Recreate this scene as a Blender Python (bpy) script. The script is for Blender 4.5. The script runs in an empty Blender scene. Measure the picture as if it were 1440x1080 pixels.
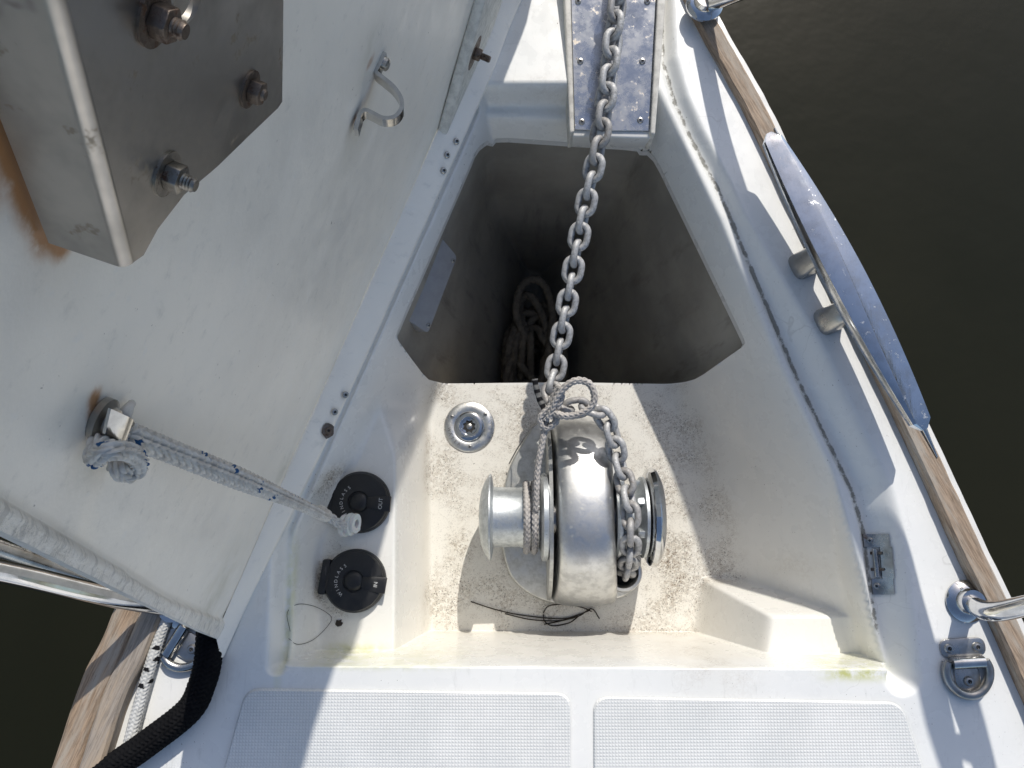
import bpy, bmesh, math, random
import numpy as np
from mathutils import Vector, Matrix, Quaternion, noise as mnoise

R = math.radians
random.seed(7)
rng = np.random.default_rng(5)
scene = bpy.context.scene
COL = scene.collection

# ------------------------------------------------------------------ camera, sky, sun, exposure
CAM_H, PITCH, FPX = 1.15, 80.0, 1080.0
cam_d = bpy.data.cameras.new('camera'); cam = bpy.data.objects.new('camera', cam_d); COL.objects.link(cam)
cam.location = (0, 0, CAM_H); cam.rotation_euler = (R(90 - PITCH), 0, 0)
cam_d.sensor_width = 36; cam_d.lens = 36 * FPX / 1440; cam_d.clip_start = .01; cam_d.clip_end = 400
scene.camera = cam
cy = scene.cycles; cy.max_bounces = 10; cy.diffuse_bounces = 7; cy.use_adaptive_sampling = True; cy.adaptive_threshold = .015; cy.glossy_bounces = 4; cy.caustics_reflective = False; cy.caustics_refractive = False
SUN_EL, SUN_AZ = 42.0, 16.0            # azimuth from the bow (+Y) towards starboard (+X)
SUN = Vector((math.cos(R(SUN_EL)) * math.sin(R(SUN_AZ)), math.cos(R(SUN_EL)) * math.cos(R(SUN_AZ)), math.sin(R(SUN_EL))))
w = bpy.data.worlds.new('World'); scene.world = w; w.use_nodes = True
wn = w.node_tree; bg = wn.nodes['Background']
sky = wn.nodes.new('ShaderNodeTexSky'); sky.sky_type = 'NISHITA'; sky.sun_disc = False
sky.sun_elevation = R(SUN_EL); sky.sun_rotation = R(SUN_AZ); sky.air_density = 1.0; sky.dust_density = 1.6; sky.ozone_density = 1.0
wn.links.new(sky.outputs[0], bg.inputs[0]); bg.inputs[1].default_value = 0.11
sl = bpy.data.lights.new('sun', 'SUN'); so = bpy.data.objects.new('sun', sl); COL.objects.link(so)
sl.energy = 3.15; sl.angle = R(.55); sl.color = (1, .955, .88)
so.rotation_euler = SUN.to_track_quat('Z', 'Y').to_euler()
so.location = (0.6, 2.5, 4)
vs = scene.view_settings
vs.view_transform = 'Standard'; vs.look = 'None'; vs.gamma = 1; vs.use_curve_mapping = False; vs.exposure = 0.22

# ------------------------------------------------------------------ survey helpers: from a photo point and a height (or plane) to a place
_p = R(PITCH)
CF = Vector((0, math.cos(_p), -math.sin(_p))); CR = Vector((1, 0, 0)); CU = CR.cross(CF); CC = Vector((0, 0, CAM_H))
def at(px, py, z=0.0):
    d = CF * FPX + CR * (px - 720) - CU * (py - 540)
    return CC + d * ((z - CC.z) / d.z)
def on(px, py, P0, n):
    d = CF * FPX + CR * (px - 720) - CU * (py - 540)
    return CC + d * ((P0 - CC).dot(n) / d.dot(n))

# ------------------------------------------------------------------ object helpers
def tag(o, label, cat, group=None):
    o['label'] = label; o['category'] = cat
    if group: o['group'] = group
    return o
def thing(name, loc, label, cat, group=None):
    o = bpy.data.objects.new(name, None); COL.objects.link(o)
    o.empty_display_size = .02; o.location = loc
    return tag(o, label, cat, group)
def adopt(o, parent):
    if parent is not None:
        o.parent = parent
        if parent.type == 'EMPTY': o.matrix_parent_inverse = Matrix.Translation(-Vector(parent.location))
        else: o.matrix_parent_inverse = parent.matrix_basis.inverted() if parent.get('framed') else Matrix.Identity(4)
def mesh_obj(name, me, mat, parent=None, frame=None):
    o = bpy.data.objects.new(name, me); COL.objects.link(o)
    if mat and not me.materials: me.materials.append(mat)
    if frame is not None: o.matrix_basis = frame
    adopt(o, parent)
    if frame is not None: o['framed'] = True
    return o
def finish(me, smooth=40):
    me.polygons.foreach_set('use_smooth', np.ones(len(me.polygons), bool))
    if smooth < 180: me.set_sharp_from_angle(angle=R(smooth))
    me.update()
    return me
def from_bm(bm, name='m', smooth=40):
    me = bpy.data.meshes.new(name); bm.to_mesh(me); bm.free()
    return finish(me, smooth)
def from_lists(v, f, name='m', smooth=180):
    me = bpy.data.meshes.new(name); me.from_pydata([tuple(a) for a in v], [], f)
    return finish(me, smooth)
def frame(o, z, xhint=(1, 0, 0)):
    z = Vector(z).normalized(); x = Vector(xhint); x = (x - z * x.dot(z)).normalized(); y = z.cross(x)
    return Matrix(((x.x, y.x, z.x, o[0]), (x.y, y.y, z.y, o[1]), (x.z, y.z, z.z, o[2]), (0, 0, 0, 1)))
def lathe(prof, seg=32, name='lathe', smooth=35, close=True):
    """prof: list of (radius, height) along local z"""
    v, f = [], []
    for r, h in prof:
        for i in range(seg):
            a = 2 * math.pi * i / seg; v.append((r * math.cos(a), r * math.sin(a), h))
    for j in range(len(prof) - 1):
        for i in range(seg):
            k = (i + 1) % seg
            f.append((j * seg + i, j * seg + k, (j + 1) * seg + k, (j + 1) * seg + i))
    if close:
        f.append(tuple(range(seg))[::-1]); f.append(tuple((len(prof) - 1) * seg + i for i in range(seg)))
    me = from_lists(v, f, name, 180)
    bm = bmesh.new(); bm.from_mesh(me); bmesh.ops.remove_doubles(bm, verts=bm.verts, dist=1e-6); bmesh.ops.recalc_face_normals(bm, faces=bm.faces); bm.to_mesh(me); bm.free()
    return finish(me, smooth)
def prism(poly, z0, z1, bevel=0.0, seg=2, name='prism', smooth=35):
    """extruded polygon (list of (x,y)) in local coordinates"""
    bm = bmesh.new()
    a = [bm.verts.new((p[0], p[1], z0)) for p in poly]; b = [bm.verts.new((p[0], p[1], z1)) for p in poly]
    n = len(poly)
    bm.faces.new(a[::-1]); bm.faces.new(b)
    for i in range(n): bm.faces.new((a[i], a[(i + 1) % n], b[(i + 1) % n], b[i]))
    bmesh.ops.recalc_face_normals(bm, faces=bm.faces)
    if bevel: bmesh.ops.bevel(bm, geom=[e for e in bm.edges], offset=bevel, segments=seg, affect='EDGES', profile=.5, clamp_overlap=True)
    return from_bm(bm, name, smooth)
def hexa(pts, bevel=0.0, seg=2, name='hexa', smooth=35):
    """8 world points: bottom 4 then top 4"""
    bm = bmesh.new(); v = [bm.verts.new(p) for p in pts]
    for f in ((3, 2, 1, 0), (4, 5, 6, 7), (0, 1, 5, 4), (1, 2, 6, 5), (2, 3, 7, 6), (3, 0, 4, 7)): bm.faces.new([v[i] for i in f])
    bmesh.ops.recalc_face_normals(bm, faces=bm.faces)
    if bevel: bmesh.ops.bevel(bm, geom=list(bm.edges), offset=bevel, segments=seg, affect='EDGES', profile=.5, clamp_overlap=True)
    return from_bm(bm, name, smooth)
def rrect(wx, wy, r, n=5):
    out = []
    for cx, cy, a0 in ((wx / 2 - r, wy / 2 - r, 0), (-wx / 2 + r, wy / 2 - r, 90), (-wx / 2 + r, -wy / 2 + r, 180), (wx / 2 - r, -wy / 2 + r, 270)):
        for i in range(n + 1):
            a = R(a0 + 90 * i / n); out.append((cx + r * math.cos(a), cy + r * math.sin(a)))
    return out
def catmull(P, step):
    P = [Vector(p) for p in P]; Q = [P[0] * 2 - P[1]] + P + [P[-1] * 2 - P[-2]]
    dense = []
    for i in range(1, len(Q) - 2):
        p0, p1, p2, p3 = Q[i - 1], Q[i], Q[i + 1], Q[i + 2]
        for k in range(24):
            t = k / 24
            dense.append(.5 * ((2 * p1) + (p2 - p0) * t + (2 * p0 - 5 * p1 + 4 * p2 - p3) * t * t + (3 * p1 - p0 - 3 * p2 + p3) * t ** 3))
    dense.append(P[-1])
    L = [0]
    for a, b in zip(dense, dense[1:]): L.append(L[-1] + (b - a).length)
    n = max(2, int(L[-1] / step)); out = []; j = 0
    for i in range(n + 1):
        s = L[-1] * i / n
        while j < len(L) - 2 and L[j + 1] < s: j += 1
        t = (s - L[j]) / max(1e-9, L[j + 1] - L[j]); out.append(dense[j].lerp(dense[j + 1], min(1, t)))
    return out
def frames_along(pts, ref=(0, 0, 1)):
    N = []; ref = Vector(ref)
    for i in range(len(pts)):
        t = (pts[min(i + 1, len(pts) - 1)] - pts[max(i - 1, 0)]).normalized()
        if i == 0:
            n = ref - t * ref.dot(t)
            if n.length < 1e-3: n = Vector((1, 0, 0)) - t * t.x
        else: n = N[-1][1] - t * N[-1][1].dot(t)
        n.normalize(); N.append((t, n, t.cross(n)))
    return N
def tube(P, radius, step=.004, seg=16, kind=None, name='tube', fleck=None, cap=True, ref=(0, 0, 1), pitch=None, ncol=4, amp=1.0):
    """kind: None plain, 'chevron' plait, 'laid' three strand, 'knit' fine braid. radius: number or f(t)"""
    pts = catmull(P, step); fr = frames_along(pts, ref); v, f, cols = [], [], []
    s = 0; n = len(pts)
    for i, (p, (t, a, b)) in enumerate(zip(pts, fr)):
        if i: s += (p - pts[i - 1]).length
        r0 = radius(i / (n - 1)) if callable(radius) else radius
        pt = pitch or r0 * 2.2
        for k in range(seg):
            th = 2 * math.pi * k / seg; d = 0
            if kind == 'chevron':
                q = (th / (2 * math.pi) * ncol) % 1; m = abs(q * 2 - 1)
                ph = s / pt * 2 * math.pi * .75 + m * 2.6
                d = -.42 * (1 - abs(math.sin(ph))) ** 1.3 - .20 * (1 - min(1, 4 * min(m, 1 - m)))
            elif kind == 'knit':
                A = th * 4 + s / pt * 2 * math.pi; B = th * 4 - s / pt * 2 * math.pi
                d = -.17 * (1 - max(abs(math.cos(A / 2)) * (1 if math.sin(B) > 0 else .86), abs(math.cos(B / 2)) * (.86 if math.sin(B) > 0 else 1)))
                d *= 1.6
            elif kind == 'laid':
                q = ((th - s / pt * 2 * math.pi) / (2 * math.pi) * 3) % 1
                d = -.36 * (1 - math.sqrt(max(0, 1 - (2 * q - 1) ** 2)))
            r = r0 * (1 + d * amp)
            v.append(p + (a * math.cos(th) + b * math.sin(th)) * r)
            if fleck: cols.append(fleck(s, th, t))
    for i in range(n - 1):
        for k in range(seg):
            k2 = (k + 1) % seg
            f.append((i * seg + k, i * seg + k2, (i + 1) * seg + k2, (i + 1) * seg + k))
    if cap: f.append(tuple(range(seg))[::-1]); f.append(tuple((n - 1) * seg + k for k in range(seg)))
    me = from_lists(v, f, name, 180 if kind else 60)
    if fleck:
        ca = me.color_attributes.new('mask', 'FLOAT_COLOR', 'POINT')
        ca.data.foreach_set('color', np.array(cols, np.float32).ravel())
    return me
def merge(meshes, name='merged'):
    v, f, n = [], [], 0
    for m in meshes:
        v += [tuple(q.co) for q in m.vertices]; f += [tuple(i + n for i in p.vertices) for p in m.polygons]; n = len(v)
    return from_lists(v, f, name, 38)
def moved(me, M):
    me.transform(M); return me

# ------------------------------------------------------------------ materials
class NT:
    def __init__(s, name):
        s.m = bpy.data.materials.new(name); s.m.use_nodes = True; s.t = s.m.node_tree; s.b = s.t.nodes['Principled BSDF']
        s.co = s.t.nodes.new('ShaderNodeTexCoord').outputs['Object']
    def n(s, typ, **kw):
        x = s.t.nodes.new('ShaderNode' + typ)
        for k, v in kw.items(): setattr(x, k, v)
        return x
    def l(s, a, b): s.t.links.new(a, b)
    def put(s, sock, v):
        if isinstance(v, bpy.types.NodeSocket): s.l(v, sock)
        else: sock.default_value = (tuple(v) + (1,) if isinstance(v, (tuple, list)) and len(v) == 3 and sock.type == 'RGBA' else v)
    def noise(s, scale, detail=4, rough=.55, vec=None, stretch=None, dist=0):
        x = s.n('TexNoise'); x.inputs['Scale'].default_value = scale; x.inputs['Detail'].default_value = min(detail, 4); x.inputs['Roughness'].default_value = rough; x.inputs['Distortion'].default_value = dist
        src = vec or s.co
        if stretch:
            mp = s.n('Mapping'); mp.inputs['Scale'].default_value = stretch[0]; mp.inputs['Rotation'].default_value = stretch[1] if len(stretch) > 1 else (0, 0, 0)
            s.l(src, mp.inputs[0]); src = mp.outputs[0]
        s.l(src, x.inputs['Vector']); return x.outputs['Fac']
    def ramp(s, v, a, b, lo=0.0, hi=1.0):
        x = s.n('MapRange'); x.inputs[1].default_value = a; x.inputs[2].default_value = b; x.inputs[3].default_value = lo; x.inputs[4].default_value = hi; x.interpolation_type = 'SMOOTHSTEP'
        s.put(x.inputs[0], v); return x.outputs[0]
    def math(s, op, a, b=0.0):
        x = s.n('Math', operation=op); s.put(x.inputs[0], a); s.put(x.inputs[1], b); return x.outputs[0]
    def mix(s, fac, a, b):
        x = s.n('Mix', data_type='RGBA'); s.put(x.inputs[0], fac); s.put(x.inputs[6], a); s.put(x.inputs[7], b); return x.outputs[2]
    def mask(s, name='mask'):
        a = s.n('Attribute'); a.attribute_name = name; sp = s.n('SeparateColor'); s.l(a.outputs['Color'], sp.inputs[0]); return sp.outputs
    def bump(s, h, strength=.3, dist=.001, prev=None):
        x = s.n('Bump'); x.inputs['Strength'].default_value = strength; x.inputs['Distance'].default_value = dist; s.l(h, x.inputs['Height'])
        if prev: s.l(prev, x.inputs['Normal'])
        return x.outputs[0]
    def out(s, color=None, rough=None, metal=None, normal=None, **kw):
        b = s.b
        if color is not None: s.put(b.inputs['Base Color'], color)
        if rough is not None: s.put(b.inputs['Roughness'], rough)
        if metal is not None: s.put(b.inputs['Metallic'], metal)
        if normal is not None: s.l(normal, b.inputs['Normal'])
        for k, v in kw.items(): s.put(b.inputs[k.replace('_', ' ')], v)
        return s.m

def m_gelcoat():
    s = NT('gelcoat'); mk = s.mask()
    base = s.mix(s.ramp(s.noise(6, 5), .35, .7), (.83, .83, .805), (.78, .785, .765))
    scuff = s.math('MULTIPLY', s.ramp(s.noise(90, 6, .7, stretch=((1, .18, 1), (0, 0, .5))), .58, .75), .35)
    base = s.mix(scuff, base, (.52, .52, .50))
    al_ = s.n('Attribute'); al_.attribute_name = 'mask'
    base = s.mix(s.math('MULTIPLY', al_.outputs['Alpha'], .55), base, (.82, .79, .715))  # warm bounce light inside the recess, painted in as a cream tint
    # cream staining and brown speckled dirt where water stands
    base = s.mix(s.math('MULTIPLY', mk[0], .55), base, (.70, .655, .56))
    patch = s.ramp(s.noise(16, 4, .6), .38, .66)
    d1 = s.math('MULTIPLY', s.math('MULTIPLY', mk[0], patch), s.ramp(s.noise(150, 4, .75), .40, .58))
    base = s.mix(s.math('MULTIPLY', d1, .72), base, (.29, .22, .145))
    d2 = s.math('MULTIPLY', s.ramp(mk[0], .05, .6), s.math('MULTIPLY', s.ramp(s.math('ADD', s.noise(430, 3, .7), s.math('MULTIPLY', mk[0], .09)), .625, .68), s.math('ADD', s.math('MULTIPLY', patch, .8), .2)))
    base = s.mix(s.math('MULTIPLY', d2, .9), base, (.075, .055, .038))
    # mould in the drain gutter
    g = s.ramp(s.math('MULTIPLY', s.math('ADD', s.noise(70, 4, .8), s.math('MULTIPLY', s.noise(18, 2), .35)), mk[1]), .50, .66)
    base = s.mix(s.math('MULTIPLY', g, .85), base, (.095, .09, .075))
    halo = s.math('MULTIPLY', mk[1], .25); base = s.mix(halo, base, (.42, .41, .34))
    al = s.math('MULTIPLY', mk[2], s.ramp(s.noise(45, 7, .7), .30, .60)); base = s.mix(s.math('MULTIPLY', al, .75), base, (.52, .53, .19))
    # stray grit everywhere, hair cracks
    sp = s.math('MULTIPLY', s.ramp(s.noise(260, 2, .5), .715, .75), s.ramp(s.noise(7, 3), .45, .6)); base = s.mix(s.math('MULTIPLY', sp, .8), base, (.12, .10, .08))
    v = s.n('TexVoronoi', feature='DISTANCE_TO_EDGE'); v.inputs['Scale'].default_value = 9
    nv = s.n('Mix', data_type='VECTOR'); nv.inputs[0].default_value = .06; ns = s.n('TexNoise'); ns.inputs['Scale'].default_value = 14; s.l(s.co, ns.inputs['Vector']); s.l(s.co, nv.inputs[4]); s.l(ns.outputs['Color'], nv.inputs[5]); s.l(nv.outputs[1], v.inputs['Vector'])
    cr = s.math('MULTIPLY', s.ramp(v.outputs['Distance'], .006, .0, 0, 1), s.ramp(s.noise(5, 3), .56, .66)); base = s.mix(s.math('MULTIPLY', cr, .2), base, (.2, .18, .15))
    rough = s.math('ADD', s.ramp(s.noise(25, 6), .3, .7, .20, .38), s.math('MULTIPLY', mk[0], .25))
    nb = s.bump(s.noise(70, 6, .6), .12, .0012); nb = s.bump(s.math('ADD', d1, d2), .25, .0008, nb)
    return s.out(base, rough, 0, nb, Specular_IOR_Level=.5, Coat_Weight=.15, Coat_Roughness=.15)
def m_lid():
    s = NT('lid_gelcoat'); mk = s.mask()
    base = s.mix(s.ramp(s.noise(7, 6), .3, .7), (.91, .875, .805), (.84, .81, .75))
    st = s.ramp(s.noise(60, 7, .7, stretch=((.22, 1, 1), (0, 0, 1.0))), .55, .78); base = s.mix(s.math('MULTIPLY', st, .35), base, (.50, .50, .48))
    lt = s.ramp(s.noise(80, 5, .6, stretch=((.10, 1.2, 1), (0, 0, 1.05))), .60, .72); base = s.mix(s.math('MULTIPLY', lt, .35), base, (.83, .83, .81))
    base = s.mix(s.math('MULTIPLY', mk[2], s.ramp(s.noise(30, 6), .25, .75, .1, .5)), base, (.42, .41, .32))
    ru = s.ramp(s.math('MULTIPLY', mk[0], s.ramp(s.noise(55, 7, .7), .15, .6, .45, 1)), .06, .75); base = s.mix(s.math('MULTIPLY', ru, .95), base, (.42, .19, .06))
    rgh = s.math('MULTIPLY', mk[1], s.ramp(s.noise(120, 8, .75, stretch=((1, .35, 1), (0, 0, .6))), .48, .62)); base = s.mix(s.math('MULTIPLY', rgh, .6), base, (.44, .43, .41))
    sp = s.math('MULTIPLY', s.ramp(s.noise(150, 3, .6, stretch=((.45, 1.3, 1), (0, 0, 1.0))), .70, .745), s.ramp(s.noise(9, 3), .42, .62)); base = s.mix(s.math('MULTIPLY', sp, .75), base, (.22, .20, .18))
    ch = s.math('MULTIPLY', s.ramp(s.noise(38, 4, .8), .66, .70), s.ramp(s.noise(6, 2), .52, .62)); base = s.mix(s.math('MULTIPLY', ch, .4), base, (.46, .46, .45))
    nb = s.bump(s.noise(45, 7, .65, stretch=((.35, 1, 1), (0, 0, 1.0))), .35, .002); nb = s.bump(s.math('MULTIPLY', mk[1], s.noise(160, 8, .8)), .8, .004, nb)
    return s.out(base, s.ramp(s.noise(30, 5), .3, .7, .32, .5), 0, nb)
def m_nonskid():
    s = NT('nonskid'); sx = s.n('SeparateXYZ'); s.l(s.co, sx.inputs[0])
    k = 2 * math.pi / .0044
    a = s.math('SINE', s.math('MULTIPLY', sx.outputs[0], k)); b = s.math('SINE', s.math('MULTIPLY', sx.outputs[1], k))
    h = s.ramp(s.math('MULTIPLY', s.ramp(a, -1, .6), s.ramp(b, -1, .4)), 0, 1)
    base = s.mix(s.ramp(s.noise(9, 6), .3, .7), (.78, .78, .765), (.71, .72, .71))
    dirt = s.math('MULTIPLY', s.ramp(h, .75, .1, 0, 1), s.ramp(s.noise(14, 6, .7), .3, .75, .06, .28)); base = s.mix(dirt, base, (.42, .42, .41))
    return s.out(base, .5, 0, s.bump(h, .6, .0008))
def m_metal(name, col, rough, spots=None, dark=None, rust=0, bump=.05, scale=60, metal=1.0, rvar=.1, grain=None, vary=False):
    s = NT(name); n = s.noise(scale, 7, .68)
    base = s.mix(s.ramp(n, .38, .66), col, tuple(c * .78 for c in col))
    if dark: base = s.mix(s.ramp(s.noise(scale * .45, 8, .75), .50, .68), base, dark)
    r = s.ramp(n, .3, .7, max(.02, rough - rvar), rough + rvar)
    mt = metal
    if spots:
        k = s.ramp(s.noise(scale * 2.2, 6, .72), .60, .68); base = s.mix(s.math('MULTIPLY', k, .8), base, spots); r = s.math('ADD', r, s.math('MULTIPLY', k, .3))
    if rust:
        k = s.ramp(s.noise(scale * .8, 8, .75), .66 - rust * .3, .76 - rust * .2); base = s.mix(k, base, (.095, .048, .026)); r = s.math('ADD', r, s.math('MULTIPLY', k, .4)); mt = s.math('SUBTRACT', metal, s.math('MULTIPLY', k, .8))
    if vary:
        oi = s.n('ObjectInfo'); base = s.mix(s.ramp(oi.outputs['Random'], .45, 1.0, 0, .55), base, (.27, .25, .23)); kk = s.math('MULTIPLY', s.ramp(s.noise(90, 4, .7), .58, .70), s.ramp(oi.outputs['Random'], .5, .95)); base = s.mix(s.math('MULTIPLY', kk, .5), base, (.26, .17, .10))
    hb = s.noise(scale * 3, 5, .6) if not grain else s.noise(220, 4, .6, stretch=grain)
    return s.out(base, r, mt, s.bump(hb, bump * 4, .0006))
def m_teak(name, c1, c2, c3, ang):
    s = NT(name); st = ((1, .05, 1), (0, 0, 0))
    mp = s.n('Mapping'); mp.inputs['Rotation'].default_value = (0, 0, ang); s.l(s.co, mp.inputs[0])
    g = s.noise(420, 6, .65, vec=mp.outputs[0], stretch=st); g2 = s.noise(60, 5, .6, vec=mp.outputs[0], stretch=((1, .12, 1),))
    base = s.mix(s.ramp(g, .38, .62), c1, c2); base = s.mix(s.ramp(g2, .42, .68), base, c3); pr = s.ramp(s.noise(900, 3, .6, vec=mp.outputs[0], stretch=((1, .08, 1),)), .60, .68); base = s.mix(s.math('MULTIPLY', pr, .55), base, tuple(c * .45 for c in c2))
    return s.out(base, .75, 0, s.bump(g, .6, .0012))
def m_simple(name, col, rough=.5, var=.2, scale=80, bump=.1, metal=0.0, **kw):
    s = NT(name); n = s.noise(scale, 6, .65)
    return s.out(s.mix(s.ramp(n, .35, .7), col, tuple(c * (1 - var) for c in col)), s.ramp(n, .3, .7, rough * .85, min(1, rough * 1.15)), metal, s.bump(n, bump, .001), **kw)
def m_rope(name, col, fleck=(.03, .09, .25), dirty=(.4, .37, .32)):
    s = NT(name); mk = s.mask()
    base = s.mix(s.ramp(s.noise(60, 6, .7), .35, .72), col, dirty); base = s.mix(mk[0], base, fleck)
    fib = s.noise(900, 3, .6)
    return s.out(base, .9, 0, s.bump(fib, .35, .0006), Sheen_Weight=.0, Specular_IOR_Level=.15)
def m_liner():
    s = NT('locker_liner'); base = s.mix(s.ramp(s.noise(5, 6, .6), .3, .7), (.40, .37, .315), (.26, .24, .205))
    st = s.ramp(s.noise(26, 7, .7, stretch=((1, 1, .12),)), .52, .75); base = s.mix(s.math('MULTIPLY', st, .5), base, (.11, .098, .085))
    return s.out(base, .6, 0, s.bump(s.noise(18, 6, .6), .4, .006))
def m_water():
    s = NT('water_surface'); base = s.mix(s.ramp(s.noise(.9, 4), .3, .7), (.0105, .0105, .0040), (.0135, .0130, .0055))
    return s.out(base, .12, 0, s.bump(s.noise(3.0, 4, .55), .13, .03), IOR=1.33, Specular_IOR_Level=.5)
def m_switch():
    s = NT('black_plastic'); n = s.noise(90, 7, .7); sc = s.ramp(s.noise(140, 6, .7, stretch=((1, .15, 1), (0, 0, .7))), .64, .74)
    base = s.mix(s.math('MULTIPLY', sc, .5), s.mix(s.ramp(n, .4, .7), (.012, .012, .013), (.02, .02, .021)), (.18, .17, .16))
    return s.out(base, s.ramp(n, .3, .7, .35, .55), 0, s.bump(n, .12, .0006))
def m_pad(name): pass

M = dict(
    gel=m_gelcoat(), lid=m_lid(), nonskid=m_nonskid(), liner=m_liner(), water=m_water(), black=m_switch(),
    white=m_simple('white_gelcoat', (.79, .78, .75), .3, .08, 30, .08),
    rimwhite=m_simple('weathered_white_edge', (.76, .73, .66), .5, .3, 60, .2),
    roughgrp=m_simple('rough_fibreglass', (.70, .69, .64), .7, .25, 90, .6),
    steel=m_metal('polished_steel', (.62, .62, .61), .14, bump=.02, scale=40, rvar=.06),
    stained=m_metal('tea_stained_steel', (.50, .49, .47), .32, dark=(.30, .285, .26), rust=.10, bump=.04, scale=26),
    bracket=m_metal('weathered_bracket_steel', (.45, .43, .40), .38, dark=(.36, .34, .31), spots=(.34, .30, .24), rust=.03, bump=.04, scale=18),
    rustbolt=m_metal('rusty_bolt_steel', (.20, .165, .14), .55, rust=.50, bump=.12, scale=170),
    tarnish=m_metal('tarnished_bolt_steel', (.32, .30, .27), .42, rust=.34, bump=.1, scale=150),
    plate=m_metal('scratched_plate_steel', (.56, .57, .59), .27, dark=(.40, .42, .45), spots=(.62, .55, .46), rust=.03, bump=.05, scale=34),
    cleat=m_metal('cleat_alloy', (.66, .69, .73), .14, dark=(.54, .59, .65), spots=(.68, .69, .70), bump=.05, scale=30, rvar=.08, grain=((1, .12, 1), (0, 0, .49))),
    galv=m_metal('galvanised_chain', (.53, .53, .53), .6, dark=(.31, .31, .31), spots=(.16, .16, .16), bump=.22, scale=170, metal=.35, vary=True),
    drum=m_metal('galvanised_drum', (.60, .63, .64), .45, spots=(.40, .42, .42), dark=(.50, .53, .54), bump=.10, scale=90, metal=.8),
    alloy=m_metal('polished_windlass_alloy', (.66, .66, .65), .44, spots=(.66, .65, .60), bump=.035, scale=46, rvar=.07),
    basealloy=m_metal('satin_base_alloy', (.58, .58, .56), .5, dark=(.54, .54, .52), bump=.04, scale=60),
    chrome=m_metal('chrome', (.70, .70, .70), .10, bump=.015, scale=30, rvar=.04),
    worn=m_metal('worn_chrome', (.72, .72, .70), .36, dark=(.56, .55, .53), spots=(.4, .36, .3), bump=.05, scale=70),
    teak=m_teak('teak_brown', (.38, .285, .205), (.22, .16, .11), (.38, .34, .29), R(-26)),
    teakleft=m_teak('teak_brown_port', (.39, .28, .19), (.22, .155, .10), (.38, .33, .27), R(22)),
    teakgrey=m_teak('teak_weathered', (.36, .31, .26), (.24, .205, .17), (.42, .33, .24), R(22)),
    ropegrey=m_rope('grey_plait_rope', (.50, .475, .45), dirty=(.34, .32, .30)),
    ropewhite=m_rope('white_braid_rope', (.70, .68, .64), fleck=(.03, .10, .24), dirty=(.52, .49, .45)),
    ropefleck=m_rope('white_rope_black_fleck', (.62, .62, .60), fleck=(.012, .012, .014), dirty=(.48, .48, .46)),
    ropeblack=m_rope('black_braid_rope', (.0035, .0035, .0045), dirty=(.007, .007, .008)),
    ropelocker=m_rope('laid_locker_rope', (.22, .19, .15), dirty=(.14, .12, .095)),
    tape=m_simple('black_tape', (.02, .02, .02), .45, .3, 200, .3),
    dark=m_simple('dark_recess', (.02, .019, .018), .7, .2),
    print=m_simple('white_print', (.62, .62, .60), .6, .25, 400, .0),
    etch=m_simple('etched_lettering', (.16, .15, .14), .6, .2, 300, .0),
    panel=m_simple('grey_panel', (.33, .335, .345), .45, .12, 40, .1),
    plastic=m_simple('clear_plastic', (.72, .71, .68), .25, .08, 120, .1, Subsurface_Weight=.2),
    fibre=m_simple('dark_fibre', (.03, .022, .016), .8, .3),
    hullm=m_simple('hull_white', (.72, .72, .71), .25, .06, 8, .05),
)

# shared screw: countersunk head with a cross recess
def screw_mesh(r, name):
    head = lathe([(0, .0), (r * .98, .0), (r, r * .15), (r * .8, r * .42), (r * .45, r * .5), (r * .40, r * .16), (0, r * .14)], 16, name, 30, False)
    return head
SCREW = screw_mesh(1.0, 'screw'); SCREW.materials.append(M['stained'])
RSCREW = SCREW.copy(); RSCREW.materials.clear(); RSCREW.materials.append(M['rustbolt'])
RECESS = prism([(math.cos(R(a)) * q, math.sin(R(a)) * q) for a, q in ((-18, .40), (0, .44), (18, .40), (45, .16), (72, .40), (90, .44), (108, .40), (135, .16), (162, .40), (180, .44), (198, .40), (225, .16), (252, .40), (270, .44), (288, .40), (315, .16))], .12, .30, 0, name='recess'); RECESS.materials.append(M['dark'])
def screw(parent, P, n, r, rusty=False, ang=None):
    Fm = frame(P, n, (math.cos(ang or random.random() * 6), math.sin(ang or random.random() * 6), .2)) @ Matrix.Diagonal((r, r, r, 1))
    o = mesh_obj('screw', RSCREW if rusty else SCREW, None, parent, Fm)
    mesh_obj('slot', RECESS, None, o, Fm)
    return o

# ------------------------------------------------------------------ water
bm = bmesh.new(); bmesh.ops.create_grid(bm, x_segments=2, y_segments=2, size=150)
wo = mesh_obj('water', from_bm(bm, 'water'), M['water']); wo.location = (0, 0, -1.35); wo['kind'] = 'structure'

# ------------------------------------------------------------------ deck moulding as a surveyed height surface
ZF, ZS, ZG = -.28, -.11, -.04
def plane3(*q):
    a, b, c = [at(*x) for x in q]
    n = (b - a).cross(c - a); return (-n.x / n.z, -n.y / n.z, a.z + (n.x * a.x + n.y * a.y) / n.z)
def ev(pl, X, Y): return pl[0] * X + pl[1] * Y + pl[2]
def smin(a, b, k): h = np.maximum(k - np.abs(a - b), 0) / k; return np.minimum(a, b) - h * h * k / 4
def smax(a, b, k): return -smin(-a, -b, k)
def seg_dist(X, Y, P):
    d = np.full(X.shape, 1e9)
    for a, b in zip(P, P[1:]):
        vx, vy = b[0] - a[0], b[1] - a[1]; t = np.clip(((X - a[0]) * vx + (Y - a[1]) * vy) / (vx * vx + vy * vy + 1e-12), 0, 1)
        d = np.minimum(d, np.hypot(X - a[0] - t * vx, Y - a[1] - t * vy))
    return d
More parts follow.
